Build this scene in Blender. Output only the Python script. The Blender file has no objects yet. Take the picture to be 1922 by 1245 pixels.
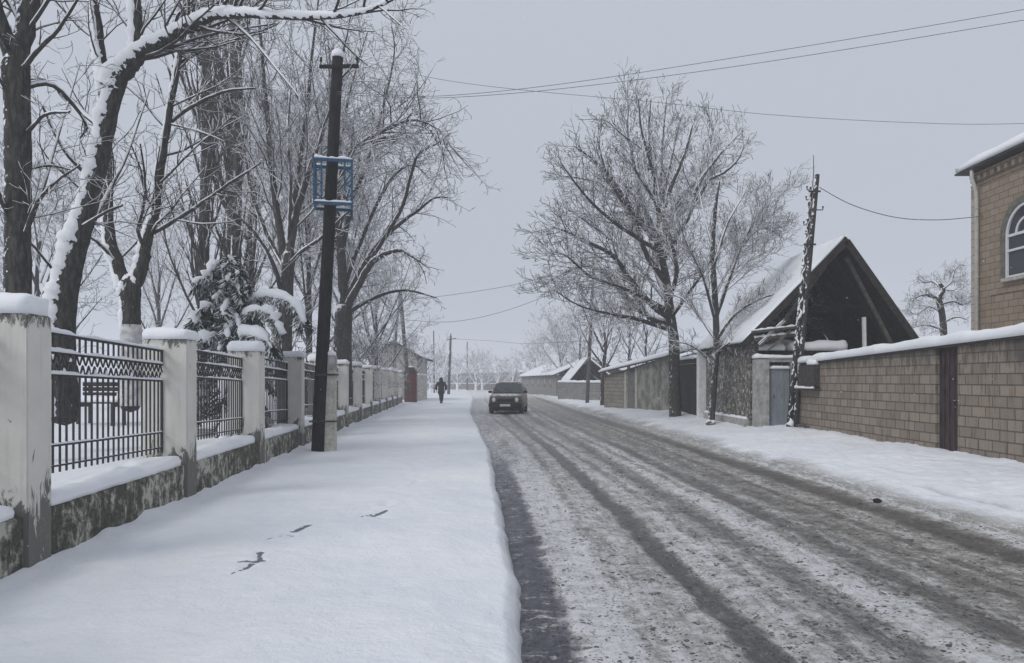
import bpy, bmesh, math, random
import numpy as np
from mathutils import Vector, Matrix, Quaternion
PI = math.pi
R_ = math.radians
S = bpy.context.scene
C = S.collection

# ---------------------------------------------------------------- camera, world, sun, exposure
F = 1400.0            # focal length in photograph pixels (photo 1922 wide)
HZ = 714.0            # horizon row in the photograph
EYE = 1.6
cam = bpy.data.objects.new('camera', bpy.data.cameras.new('camera'))
C.objects.link(cam)
cam.location = (0, 0, EYE)
cam.rotation_euler = (R_(90), 0, 0)
cam.data.sensor_width = 36
cam.data.lens = 36 * F / 1922
cam.data.shift_y = (HZ - 622.5) / 1922
cam.data.clip_start = 0.05
cam.data.clip_end = 2000
S.camera = cam
S.render.resolution_x = 1024
S.render.resolution_y = 663

w = bpy.data.worlds.new('World'); S.world = w
w.use_nodes = True
nt = w.node_tree; nt.nodes.clear()
wo = nt.nodes.new('ShaderNodeOutputWorld'); bg = nt.nodes.new('ShaderNodeBackground')
sky = nt.nodes.new('ShaderNodeTexSky'); sky.sky_type = 'NISHITA'; sky.sun_disc = False
sky.sun_elevation = R_(42); sky.sun_rotation = R_(228); sky.dust_density = 4
hs = nt.nodes.new('ShaderNodeHueSaturation'); hs.inputs['Saturation'].default_value = 0.3
tc = nt.nodes.new('ShaderNodeTexCoord'); sx = nt.nodes.new('ShaderNodeSeparateXYZ')
rp = nt.nodes.new('ShaderNodeValToRGB')      # the cloud deck: a little brighter overhead
e = rp.color_ramp.elements
e[0].position = 0.0; e[0].color = (.468, .502, .572, 1)
e[1].position = 0.45; e[1].color = (.512, .548, .622, 1)
sc = nt.nodes.new('ShaderNodeVectorMath'); sc.operation = 'SCALE'; sc.inputs['Scale'].default_value = 10.0
mx = nt.nodes.new('ShaderNodeMixRGB'); mx.inputs[0].default_value = 0.93
nt.links.new(tc.outputs['Generated'], sx.inputs[0]); nt.links.new(sx.outputs['Z'], rp.inputs[0])
nt.links.new(rp.outputs[0], sc.inputs[0])
nt.links.new(sky.outputs[0], hs.inputs['Color']); nt.links.new(hs.outputs[0], mx.inputs[1])
nt.links.new(sc.outputs[0], mx.inputs[2]); nt.links.new(mx.outputs[0], bg.inputs['Color'])
bg.inputs['Strength'].default_value = 0.1
nt.links.new(bg.outputs[0], wo.inputs['Surface'])

sun = bpy.data.objects.new('sun', bpy.data.lights.new('sun', 'SUN')); C.objects.link(sun)
sun.data.energy = 1.15; sun.data.angle = R_(25); sun.data.color = (1, .98, .95)
sun.rotation_euler = (R_(48), 0, R_(-48))
S.view_settings.view_transform = 'Standard'; S.view_settings.look = 'None'
S.view_settings.exposure = 0.07; S.view_settings.gamma = 1.0
S.cycles.volume_bounces = 2
S.cycles.transparent_max_bounces = 8

# ---------------------------------------------------------------- helpers
def P(px, py, Y):
    return Vector(((px - 961) / F * Y, Y, EYE + (HZ - py) / F * Y))

def vnoise(x, y, seed=0):
    x = np.asarray(x, float); y = np.asarray(y, float)
    xi = np.floor(x).astype(np.int64); yi = np.floor(y).astype(np.int64)
    fx = x - xi; fy = y - yi
    fx = fx * fx * (3 - 2 * fx); fy = fy * fy * (3 - 2 * fy)
    def h(a, b):
        n = (a * 374761393 + b * 668265263 + seed * 974711) & 0xffffffff
        n = ((n ^ (n >> 13)) * 1274126177) & 0xffffffff
        n = n ^ (n >> 16)
        return (n & 0xffff) / 65535.0
    return (h(xi, yi) * (1 - fx) + h(xi + 1, yi) * fx) * (1 - fy) + (h(xi, yi + 1) * (1 - fx) + h(xi + 1, yi + 1) * fx) * fy - 0.5

def fbm(x, y, seed=0, o=3):
    r = 0; a = 1
    for k in range(o):
        r = r + a * vnoise(np.asarray(x) * 2 ** k, np.asarray(y) * 2 ** k, seed + k); a *= .5
    return r

def tag(o, label=None, cat=None, group=None, kind=None):
    if label: o['label'] = label
    if cat: o['category'] = cat
    if group: o['group'] = group
    if kind: o['kind'] = kind
    return o

def empty(name, loc=(0, 0, 0), rz=0, label=None, cat=None, group=None):
    o = bpy.data.objects.new(name, None); C.objects.link(o)
    o.location = loc; o.rotation_euler = (0, 0, rz); o.empty_display_size = .2
    return tag(o, label, cat, group)

def link_mesh(name, me, mat, parent=None, smooth=False):
    o = bpy.data.objects.new(name, me); C.objects.link(o)
    if mat: me.materials.append(mat)
    if smooth: me.polygons.foreach_set('use_smooth', [True] * len(me.polygons))
    if parent: o.parent = parent
    me.update()
    return o

def mesh_arrays(name, V, Q, mat, parent=None, smooth=True, uv=None):
    me = bpy.data.meshes.new(name)
    V = np.asarray(V, np.float32); Q = np.asarray(Q, np.int32)
    me.vertices.add(len(V)); me.vertices.foreach_set('co', V.ravel())
    k = Q.shape[1]
    me.loops.add(len(Q) * k); me.loops.foreach_set('vertex_index', Q.ravel())
    me.polygons.add(len(Q)); me.polygons.foreach_set('loop_start', np.arange(0, len(Q) * k, k, dtype=np.int32))
    me.polygons.foreach_set('loop_total', np.full(len(Q), k, np.int32))
    me.update(calc_edges=True)
    if uv is not None:
        l = me.uv_layers.new(name='UVMap')
        l.data.foreach_set('uv', np.asarray(uv, np.float32)[Q.ravel()].ravel())
    me.validate()
    return link_mesh(name, me, mat, parent, smooth)

class MB:
    def __init__(s): s.v = []; s.f = []
    def add(s, vs, fs):
        n = len(s.v); s.v += [tuple(v) for v in vs]; s.f += [tuple(i + n for i in f) for f in fs]; return s
    def box(s, x0, x1, y0, y1, z0, z1, rot=None, at=None):
        vs = [Vector((x, y, z)) for z in (z0, z1) for y in (y0, y1) for x in (x0, x1)]
        if rot is not None: vs = [rot @ v for v in vs]
        if at is not None: vs = [v + Vector(at) for v in vs]
        return s.add(vs, [(0, 2, 3, 1), (4, 5, 7, 6), (0, 1, 5, 4), (2, 6, 7, 3), (0, 4, 6, 2), (1, 3, 7, 5)])
    def hexa(s, p):   # bottom 4 (ccw), top 4
        return s.add(p, [(3, 2, 1, 0), (4, 5, 6, 7), (0, 1, 5, 4), (1, 2, 6, 5), (2, 3, 7, 6), (3, 0, 4, 7)])
    def prism(s, pts, off):  # polygon extruded by vector
        n = len(pts); off = Vector(off); a = [Vector(p) for p in pts]
        return s.add(a + [p + off for p in a], [tuple(range(n))[::-1], tuple(range(n, 2 * n))] + [(i, (i + 1) % n, (i + 1) % n + n, i + n) for i in range(n)])
    def tube(s, pts, rad, n=8, caps=True, sq=1.0):
        pts = [Vector(p) for p in pts]
        if not hasattr(rad, '__len__'): rad = [rad] * len(pts)
        vs = []; ref = None
        for i, p in enumerate(pts):
            t = (pts[min(i + 1, len(pts) - 1)] - pts[max(i - 1, 0)]).normalized()
            if ref is None: ref = Vector((1, 0, 0)) if abs(t.x) < .8 else Vector((0, 1, 0))
            u = t.cross(ref).normalized(); v = u.cross(t)
            for k in range(n):
                a = 2 * PI * k / n
                vs.append(p + (u * math.cos(a) + v * math.sin(a) * sq) * rad[i])
        fs = [(i * n + k, i * n + (k + 1) % n, (i + 1) * n + (k + 1) % n, (i + 1) * n + k) for i in range(len(pts) - 1) for k in range(n)]
        if caps: fs += [tuple(range(n))[::-1], tuple((len(pts) - 1) * n + k for k in range(n))]
        return s.add(vs, fs)
    def bar(s, a, b, wx, wy):   # rectangular bar between two points
        a = Vector(a); b = Vector(b); t = (b - a).normalized()
        ref = Vector((0, 0, 1)) if abs(t.z) < .9 else Vector((0, 1, 0))
        u = t.cross(ref).normalized() * wx / 2; v = u.cross(t).normalized() * wy / 2
        return s.hexa([a - u - v, a + u - v, a + u + v, a - u + v, b - u - v, b + u - v, b + u + v, b - u + v])
    def build(s, name, mat, parent=None, smooth=False, bevel=0, fix=True):
        me = bpy.data.meshes.new(name); me.from_pydata([tuple(v) for v in s.v], [], s.f)
        if fix or bevel:
            b = bmesh.new(); b.from_mesh(me)
            bmesh.ops.recalc_face_normals(b, faces=b.faces)
            if bevel:
                bmesh.ops.bevel(b, geom=list(b.edges), offset=bevel, segments=2, affect='EDGES', clamp_overlap=True)
            b.to_mesh(me); b.free()
        return link_mesh(name, me, mat, parent, smooth)

def sep(m, name, mat, parent, smooth=False):
    """build every connected piece of m as an object of its own"""
    par = list(range(len(m.v)))
    def find(i):
        while par[i] != i: par[i] = par[par[i]]; i = par[i]
        return i
    for f in m.f:
        a = find(f[0])
        for i in f[1:]: par[find(i)] = a
    grp = {}
    for f in m.f: grp.setdefault(find(f[0]), []).append(f)
    for fs in grp.values():
        idx = sorted({i for f in fs for i in f}); mp = {a: b for b, a in enumerate(idx)}
        k = MB(); k.add([m.v[i] for i in idx], [tuple(mp[i] for i in f) for f in fs]); k.build(name, mat, parent, smooth)

def snow_quad(m, c, h, nu=10, nv=10, seed=0, rough=.3, ns=3.0, skirt=.0):
    """snow lying on a quad given by corners c (00,10,11,01): a closed lumpy slab"""
    c = [np.array(p, float) for p in c]
    u = np.linspace(0, 1, nu + 1); v = np.linspace(0, 1, nv + 1)
    U, V = np.meshgrid(u, v, indexing='ij')
    def bl(U, V):
        return (c[0] * ((1 - U) * (1 - V))[..., None] + c[1] * (U * (1 - V))[..., None] + c[2] * (U * V)[..., None] + c[3] * ((1 - U) * V)[..., None])
    B = bl(U, V)
    lu = np.linalg.norm(c[1] - c[0]); lv = np.linalg.norm(c[3] - c[0])
    du = np.minimum(U, 1 - U) * lu; dv = np.minimum(V, 1 - V) * lv
    k = h * .75
    fu = np.sqrt(np.clip(1 - (1 - np.clip(du / k, 0, 1)) ** 2, 0, 1)); fv = np.sqrt(np.clip(1 - (1 - np.clip(dv / k, 0, 1)) ** 2, 0, 1))
    H = h * (.5 + .5 * np.minimum(fu, fv)) * (1 + rough * fbm(B[..., 0] * ns + 7.1, B[..., 1] * ns + B[..., 2], seed))
    rc = min(h * .9, lu / 2.2, lv / 2.2)
    eu = (c[1] - c[0]) / lu; ev_ = (c[3] - c[0]) / lv
    cx_ = np.clip(rc - du, 0, None); cy_ = np.clip(rc - dv, 0, None); dist = np.hypot(cx_, cy_) + 1e-9
    over = np.clip(dist - rc, 0, None)
    B = B + (over * cx_ / dist * np.where(U < .5, 1, -1))[..., None] * eu + (over * cy_ / dist * np.where(V < .5, 1, -1))[..., None] * ev_
    T = B.copy(); T[..., 2] += H
    # irregular overhang
    ctr = sum(c) / 4
    edge = ((U == 0) | (U == 1) | (V == 0) | (V == 1))
    j = fbm(B[..., 0] * ns * 2.3, B[..., 1] * ns * 2.3 + 5, seed + 9) * h * .22
    for ax, W in ((0, U), (1, V)):
        d = (c[1] - c[0]) / lu if ax == 0 else (c[3] - c[0]) / lv
        sgn = np.where(W == 0, -1, np.where(W == 1, 1, 0))
        T += (sgn * (j + h * .05))[..., None] * d; B += (sgn * j * .8)[..., None] * d
    n0 = len(m.v); A = (nu + 1) * (nv + 1)
    vs = np.concatenate([B.reshape(-1, 3), T.reshape(-1, 3)])
    I = lambda i, k: i * (nv + 1) + k
    fs = []
    for i in range(nu):
        for q in range(nv):
            fs.append((I(i, q), I(i, q + 1), I(i + 1, q + 1), I(i + 1, q)))
            fs.append((A + I(i, q), A + I(i + 1, q), A + I(i + 1, q + 1), A + I(i, q + 1)))
    for i in range(nu):
        fs.append((I(i, 0), I(i + 1, 0), A + I(i + 1, 0), A + I(i, 0)))
        fs.append((I(i + 1, nv), I(i, nv), A + I(i, nv), A + I(i + 1, nv)))
    for q in range(nv):
        fs.append((I(0, q + 1), I(0, q), A + I(0, q), A + I(0, q + 1)))
        fs.append((I(nu, q), I(nu, q + 1), A + I(nu, q + 1), A + I(nu, q)))
    m.add([tuple(p) for p in vs], fs)
    return m

# ---------------------------------------------------------------- materials
class NT:
    def __init__(s, name, rough=.85, spec=.3):
        s.m = bpy.data.materials.new(name); s.m.use_nodes = True; s.t = s.m.node_tree
        s.b = s.t.nodes['Principled BSDF']; s.b.inputs['Roughness'].default_value = rough
        s.b.inputs['Specular IOR Level'].default_value = spec
        s.tc = s.t.nodes.new('ShaderNodeTexCoord')
    def n(s, k, **kw):
        o = s.t.nodes.new('ShaderNode' + k)
        for a, b in kw.items(): setattr(o, a, b)
        return o
    def l(s, a, b): s.t.links.new(a, b)
    def put(s, x, sock):
        if hasattr(x, 'is_linked') or isinstance(x, bpy.types.NodeSocket): s.l(x, sock)
        elif hasattr(x, '__len__'): sock.default_value = (*x, 1)[:len(sock.default_value)]
        else: sock.default_value = x
    def scale(s, v, sc_):
        o = s.n('Mapping'); s.l(v, o.inputs[0]); o.inputs['Scale'].default_value = sc_ if hasattr(sc_, '__len__') else (sc_,) * 3; return o.outputs[0]
    def noise(s, v, scale=5, detail=4, rough=.55, dist=0):
        o = s.n('TexNoise'); s.l(v, o.inputs['Vector']); o.inputs['Scale'].default_value = scale; o.inputs['Detail'].default_value = detail
        o.inputs['Roughness'].default_value = rough; o.inputs['Distortion'].default_value = dist; return o.outputs[0]
    def voro(s, v, scale=5, feature='F1', out=0):
        o = s.n('TexVoronoi', feature=feature); s.l(v, o.inputs['Vector']); o.inputs['Scale'].default_value = scale; return o.outputs[out]
    def step(s, v, a, b, lo=0, hi=1):
        o = s.n('MapRange', interpolation_type='SMOOTHSTEP'); s.put(v, o.inputs[0]); o.inputs[1].default_value = a; o.inputs[2].default_value = b
        o.inputs[3].default_value = lo; o.inputs[4].default_value = hi; return o.outputs[0]
    def math(s, op, a, b=0, c=0):
        o = s.n('Math', operation=op); s.put(a, o.inputs[0]); s.put(b, o.inputs[1])
        if op == 'MULTIPLY_ADD': s.put(c, o.inputs[2])
        return o.outputs[0]
    def mix(s, f, a, b, mode='MIX'):
        o = s.n('MixRGB', blend_type=mode); s.put(f, o.inputs[0]); s.put(a, o.inputs[1]); s.put(b, o.inputs[2]); return o.outputs[0]
    def ramp(s, f, els, interp='LINEAR'):
        o = s.n('ValToRGB'); s.l(f, o.inputs[0]); r = o.color_ramp; r.interpolation = interp
        while len(r.elements) < len(els): r.elements.new(.5)
        for q, (p, c) in zip(r.elements, els):
            q.position = p; q.color = (c, c, c, 1) if not hasattr(c, '__len__') else (*c, 1)
        return o.outputs[0]
    def bump(s, h, dist=.02, st=1.0):
        o = s.n('Bump'); s.l(h, o.inputs['Height']); o.inputs['Distance'].default_value = dist; o.inputs['Strength'].default_value = st
        s.l(o.outputs[0], s.b.inputs['Normal'])
    def wallv(s, ox=0, oz=0):   # (x+y, z): works for every upright face
        sp = s.n('SeparateXYZ'); s.l(s.tc.outputs['Object'], sp.inputs[0])
        cb = s.n('CombineXYZ'); s.l(s.math('ADD', s.math('ADD', sp.outputs[0], sp.outputs[1]), ox), cb.inputs[0]); s.l(s.math('ADD', sp.outputs[2], oz), cb.inputs[1]); return cb.outputs[0]
    def snowmask(s, thr=.35, soft=.12, amp=.5, sc_=6, wind=(-.45, -.15, .88)):
        g = s.n('NewGeometry'); d = s.n('VectorMath', operation='DOT_PRODUCT'); s.l(g.outputs['Normal'], d.inputs[0]); d.inputs[1].default_value = wind
        nz = s.noise(s.tc.outputs['Object'], sc_, 3)
        v = s.math('MULTIPLY_ADD', s.math('SUBTRACT', nz, .5), amp, d.outputs['Value'])
        return s.step(v, thr - soft, thr + soft)
    def out(s, col, rough=None):
        s.put(col, s.b.inputs['Base Color'])
        if rough is not None: s.put(rough, s.b.inputs['Roughness'])
        return s.m

SNOW = (.86, .875, .90)
def m_snow():
    t = NT('snow', .75, .25); v = t.tc.outputs['Object']
    a = t.noise(v, 1.1, 4); b = t.noise(v, 14, 5, .6)
    c = t.mix(t.step(a, .35, .7), (.83, .85, .885), (.885, .895, .915))
    t.bump(t.math('ADD', t.math('MULTIPLY', a, 1.5), t.math('MULTIPLY', b, .35)), .035, .7)
    t.b.inputs['Subsurface Weight'].default_value = 0
    return t.out(c)
snow_m = m_snow()

def m_side():   # trodden roadside snow; vertex layer 'wet' marks slushy footprints, 'dirt' the grit thrown up by wheels
    t = NT('street_snow', .7, .3); v = t.tc.outputs['Object']
    a = t.noise(v, .55, 4); a2 = t.noise(v, 3.2, 4, .6); b = t.noise(v, 22, 5, .65)
    c = t.mix(t.step(a, .3, .72), (.80, .825, .865), (.885, .895, .915))
    at = t.n('Attribute', attribute_name='wet'); at2 = t.n('Attribute', attribute_name='dirt')
    wet = t.step(t.math('MULTIPLY_ADD', t.math('SUBTRACT', b, .5), .9, at.outputs['Fac']), .42, .62)
    c = t.mix(wet, c, (.17, .18, .21))
    sp = t.noise(v, 38, 3, .7); st = t.noise(t.scale(v, (6, 1.2, 6)), 2.4, 5, .7)
    dirt = t.math('MULTIPLY', at2.outputs['Fac'], t.step(t.math('ADD', t.math('MULTIPLY', sp, .5), t.math('MULTIPLY', st, .5)), .36, .56, .25, 1))
    c = t.mix(dirt, c, (.27, .255, .23))
    g1 = t.math('MULTIPLY', t.step(t.noise(v, 60, 2, .5), .72, .78), t.step(at2.outputs['Fac'], .01, .25))
    c = t.mix(g1, c, (.16, .15, .13))
    t.bump(t.math('ADD', t.math('MULTIPLY', a2, 1.6), t.math('MULTIPLY', b, .5)), .03, .85)
    return t.out(c)
side_m = m_side()

def m_road():
    t = NT('slushy_road', .5, .4)
    uv = t.tc.outputs['UV']; sp = t.n('SeparateXYZ'); t.l(uv, sp.inputs[0]); U = sp.outputs[0]; V = sp.outputs[1]
    wob = t.noise(t.scale(uv, (0.0, .22, 0)), 1, 3); wob2 = t.noise(t.scale(uv, (1.5, 1.1, 0)), 2, 3, .6)
    u = t.math('MULTIPLY_ADD', t.math('SUBTRACT', wob, .5), .18, U)
    u = t.math('MULTIPLY_ADD', t.math('SUBTRACT', wob2, .5), .22, u)
    un = t.math('DIVIDE', u, 5.6)
    # bareness across the road (0 = white slush, 1 = bare wet asphalt), u in metres / 5.6
    k = lambda m_: m_ / 5.6
    prof = [(0, 1.0), (k(.30), .95), (k(.42), .14), (k(.8), .14), (k(1.05), .38), (k(1.38), .42), (k(1.46), .94), (k(1.62), .94), (k(1.72), .34), (k(2.1), .32),
            (k(2.3), .50), (k(2.42), .74), (k(2.6), .62), (k(2.75), .22), (k(3.1), .26), (k(3.26), .78), (k(3.42), .82), (k(3.55), .46), (k(3.72), .58), (k(3.9), .72), (k(4.1), .60),
            (k(4.35), .50), (k(4.7), .54), (k(4.9), .96), (k(5.1), .94), (k(5.28), .5), (k(5.5), .12)]
    pr = t.ramp(un, prof)
    streak = t.noise(t.scale(uv, (9, .55, 1)), 2.2, 6, .68)
    streak2 = t.noise(t.scale(uv, (2.2, .16, 1)), 2.2, 5, .65)
    blot = t.noise(uv, 3.2, 6, .68, .6); fine = t.noise(uv, 11, 8, .82); grit = t.noise(uv, 34, 4, .75)
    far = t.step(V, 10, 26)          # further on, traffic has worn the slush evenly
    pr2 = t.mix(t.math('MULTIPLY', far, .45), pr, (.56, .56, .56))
    pat = t.math('MULTIPLY', t.step(t.noise(t.scale(uv, (2.2, 5.5, 1)), 1.5, 6, .75), .50, .58), t.step(U, .8, .4)); pr2 = t.mix(t.math('MULTIPLY', pat, .75), pr2, (.42, .42, .42))
    gfar = t.math('MULTIPLY', t.step(V, 11, 19), t.step(U, 1.0, .5)); pr2 = t.mix(gfar, pr2, (.42, .42, .42))
    s = t.math('MULTIPLY_ADD', t.math('SUBTRACT', streak, .5), .55, pr2)
    s = t.math('MULTIPLY_ADD', t.math('SUBTRACT', streak2, .5), .55, s)
    s = t.math('MULTIPLY_ADD', t.math('SUBTRACT', blot, .5), 1.0, s)
    s = t.math('MULTIPLY_ADD', t.math('SUBTRACT', fine, .5), 1.6, s)
    s = t.math('MULTIPLY_ADD', t.math('SUBTRACT', grit, .5), .55, s)
    for cc, ph, am, fr_, st_ in ((1.95, .3, .14, .16, .30), (3.0, 1.7, .18, .12, .30), (4.4, 2.9, .16, .14, .28), (.95, 4.1, .10, .2, .24)):
        sn_ = t.math('MULTIPLY', t.math('SINE', t.math('MULTIPLY_ADD', V, fr_, ph)), am)
        dd_ = t.math('ABSOLUTE', t.math('SUBTRACT', t.math('SUBTRACT', u, sn_), cc))
        s = t.math('ADD', s, t.math('MULTIPLY', t.step(dd_, .10, .04), t.math('MULTIPLY', blot, st_ * 1.4)))
    peb = t.math('MAXIMUM', t.step(t.voro(t.scale(uv, (1, .8, 1)), 13), .27, .17), t.step(t.voro(uv, 31), .30, .18)); pm = t.step(t.noise(uv, 4.5, 5, .7), .45, .56)
    s = t.math('MULTIPLY_ADD', t.math('MULTIPLY', peb, pm), .75, s)
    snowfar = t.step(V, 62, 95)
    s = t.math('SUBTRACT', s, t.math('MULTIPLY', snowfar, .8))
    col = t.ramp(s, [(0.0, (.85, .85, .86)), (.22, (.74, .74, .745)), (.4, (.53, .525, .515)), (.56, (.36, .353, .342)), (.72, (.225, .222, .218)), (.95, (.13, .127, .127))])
    # browner grit towards the right lane, cool meltwater in the left gutter
    br = t.math('MULTIPLY', t.step(U, 1.8, 4.8), t.step(s, .3, .6))
    col = t.mix(t.math('MULTIPLY', br, .8), col, t.mix(1, col, (1.0, .95, .86), 'MULTIPLY'))
    gl = t.math('MULTIPLY', t.step(U, .7, .3), t.step(s, .4, .8))
    col = t.mix(gl, col, t.mix(1, col, (.86, .90, 1.06), 'MULTIPLY'))
    spk = t.math('MULTIPLY', t.step(t.noise(uv, 19, 3, .6), .655, .69), t.step(t.noise(uv, 1.3, 3), .40, .56))
    col = t.mix(t.math('MULTIPLY', spk, .85), col, (.11, .105, .10))
    t.bump(t.math('SUBTRACT', t.math('ADD', t.math('MULTIPLY', fine, .5), t.math('MULTIPLY', blot, .35)), t.math('MULTIPLY', s, .45)), .09, 1.0)
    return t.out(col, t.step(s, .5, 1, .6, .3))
road_m = m_road()

def m_bark(name, col=(.045, .042, .040), col2=(.10, .095, .09), thr=.3, amp=.7, nsc=7, soft=.12, wind=(-.45, -.15, .88)):
    t = NT(name, .9, .15); v = t.tc.outputs['Object']
    n1 = t.noise(t.scale(v, (1, 1, .25)), 22, 5, .7)
    c = t.mix(t.step(n1, .4, .68), col, col2)
    mk = t.snowmask(thr, soft, amp, nsc, wind)
    t.bump(n1, .02, .6)
    return t.out(t.mix(mk, c, SNOW))
plaster_snow = m_bark('plastered_snow', (.05, .047, .044), (.09, .085, .08), thr=-.55, amp=2.7, nsc=11, soft=.05)
bark_near = m_bark('bark_near', (.040, .038, .036), (.095, .09, .082), thr=.60, amp=1.9, nsc=13, soft=.05)
twig_near = m_bark('twig_near', (.050, .046, .043), (.09, .08, .075), thr=.08, amp=.9, nsc=5, wind=(-.1, -.15, .97))
bark_mid = m_bark('bark_mid', thr=.60, amp=1.0, nsc=9)
twig_hazed = m_bark('twig_hazed', (.16, .15, .15), (.22, .21, .21), thr=-.15, amp=.8, nsc=2, wind=(-.1, -.1, .97))  # far trees: distance haze painted in as paler bark and extra frost
twig_mid = m_bark('twig_mid', (.062, .059, .059), (.10, .097, .097), thr=.0, amp=.8, nsc=3, wind=(-.1, -.1, .97))
twig_brown = m_bark('twig_brown', (.070, .066, .065), (.12, .113, .11), thr=-.02, amp=.8, nsc=3, wind=(-.1, -.1, .97))
twig_pop = m_bark('twig_poplar', (.050, .046, .044), (.10, .09, .085), thr=.60, amp=1.0, nsc=3)
poplar_bark = m_bark('poplar_bark', (.035, .034, .034), (.17, .16, .155), thr=.80, amp=1.6, nsc=5, soft=.08)

def m_plain(name, col, rough=.8, spec=.3, var=.25, sc_=8, snow=None, bump=.0, metal=0, stretch=(1, 1, 1)):
    t = NT(name, rough, spec); v = t.scale(t.tc.outputs['Object'], stretch)
    n1 = t.noise(v, sc_, 5, .6)
    c = t.mix(t.step(n1, .3, .7), [x * (1 - var) for x in col], [min(1, x * (1 + var)) for x in col])
    if snow: c = t.mix(t.snowmask(*snow), c, SNOW)
    if bump: t.bump(n1, bump, .7)
    t.b.inputs['Metallic'].default_value = metal
    return t.out(c)

def m_plaster():
    t = NT('pillar_plaster', .85, .2); v = t.tc.outputs['Object']
    a = t.noise(v, 1.6, 5, .6); n2 = t.noise(v, 9, 6, .7); n3 = t.noise(t.scale(v, (3, 3, 1.3)), 2.6, 6, .72, .8)
    c = t.mix(t.step(a, .3, .7), (.62, .605, .55), (.71, .695, .64))
    c = t.mix(t.step(t.noise(t.scale(v, (8, 8, .7)), 2, 4), .5, .75, 0, .35), c, (.47, .46, .42))
    sp = t.n('SeparateXYZ'); t.l(v, sp.inputs[0])
    low = t.step(sp.outputs[2], 1.05, .25, 0, .33)
    high = t.step(sp.outputs[2], 1.93, 2.14, 0, .2)
    gr = t.step(t.math('ADD', t.math('ADD', n3, low), high), .64, .72)
    c = t.mix(gr, c, (.17, .165, .15))
    ch = t.step(t.math('ADD', n2, t.math('MULTIPLY', low, .3)), .69, .73)
    c = t.mix(ch, c, (.22, .20, .18))
    t.bump(t.math('SUBTRACT', n2, t.math('MULTIPLY', gr, .4)), .012, .7)
    return t.out(c)
plaster_m = m_plaster()

def m_plinth():
    t = NT('mossy_plinth', .9, .15); v = t.tc.outputs['Object']
    n1 = t.noise(t.scale(v, (1, 1, .75)), 7.5, 7, .74, .2); n2 = t.noise(v, 1.1, 4); n3 = t.noise(v, 22, 4, .7)
    w_ = t.math('ADD', t.math('MULTIPLY', n1, 1.0), t.math('MULTIPLY', t.math('SUBTRACT', n2, .5), .55))
    c = t.mix(t.step(n3, .3, .7), (.065, .065, .055), (.125, .12, .095))
    c = t.mix(t.step(w_, .47, .56), c, (.25, .245, .21))
    c = t.mix(t.step(w_, .56, .61), c, (.50, .49, .43))
    t.bump(t.math('ADD', n1, t.math('MULTIPLY', n3, .4)), .03, .9)
    return t.out(c)
plinth_m = m_plinth()

def m_block(name, c1, c2, mortar, bw=.40, bh=.20, ms=.012, stain=.5, oz=0, snow=None, damp=0):
    t = NT(name, .88, .2); v = t.wallv(0, oz)
    b = t.n('TexBrick', offset=.5); t.l(v, b.inputs['Vector']); b.inputs['Scale'].default_value = 1
    b.inputs['Brick Width'].default_value = bw; b.inputs['Row Height'].default_value = bh; b.inputs['Mortar Size'].default_value = ms
    b.inputs['Mortar Smooth'].default_value = .25; b.inputs['Bias'].default_value = -.1
    b.inputs['Color1'].default_value = (*c1, 1); b.inputs['Color2'].default_value = (*c2, 1); b.inputs['Mortar'].default_value = (*mortar, 1)
    n1 = t.noise(v, 1.1, 5, .6); n2 = t.noise(t.scale(v, (5, .6, 1)), 1.6, 6, .7); n3 = t.noise(v, 30, 4, .7); n4 = t.noise(v, 6, 5, .7)
    c = t.mix(t.step(n3, .25, .75, 0, .55), b.outputs[0], t.mix(1, b.outputs[0], (.62, .60, .57), 'MULTIPLY'))
    c = t.mix(t.step(n4, .55, .75, 0, .5), c, t.mix(1, c, (1.25, 1.2, 1.15), 'MULTIPLY'))
    c = t.mix(t.step(n2, .48, .72, 0, stain), c, t.mix(1, c, (.5, .49, .50), 'MULTIPLY'))
    c = t.mix(t.step(n1, .5, .7, 0, .5), c, t.mix(1, c, (1.10, .95, .86), 'MULTIPLY'))
    if damp:
        sp = t.n('SeparateXYZ'); t.l(t.tc.outputs['Object'], sp.inputs[0])
        q = t.math('ADD', t.math('MULTIPLY', t.step(sp.outputs[2], damp - 1.0, damp), .30), t.noise(t.scale(v, (2.2, .5, 1)), 2.2, 6, .7))
        c = t.mix(t.step(q, .66, .84, 0, .75), c, (.075, .07, .065))
    if snow: c = t.mix(t.snowmask(*snow), c, SNOW)
    h = t.math('SUBTRACT', t.math('MULTIPLY', n3, .35), b.outputs[1]); t.bump(h, .012, .8)
    return t.out(c)
wall_m = m_block('stone_block_wall', (.335, .285, .235), (.245, .21, .175), (.135, .12, .105), bw=.38, bh=.19, stain=.9, damp=2.25, ms=.013)
house_m = m_block('house_blocks', (.375, .305, .225), (.30, .24, .18), (.16, .135, .11), bw=.40, bh=.19, ms=.010, stain=.25)
quoin_m = m_block('house_quoins', (.50, .46, .39), (.38, .35, .30), (.2, .18, .16), bw=5, bh=.24, ms=.01, stain=.3)
shedwall_m = m_block('shed_blocks', (.38, .35, .30), (.28, .26, .225), (.14, .13, .12), stain=.6)
farwall_m = m_block('far_wall', (.33, .32, .31), (.24, .235, .23), (.16, .16, .155), stain=.5)

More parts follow.
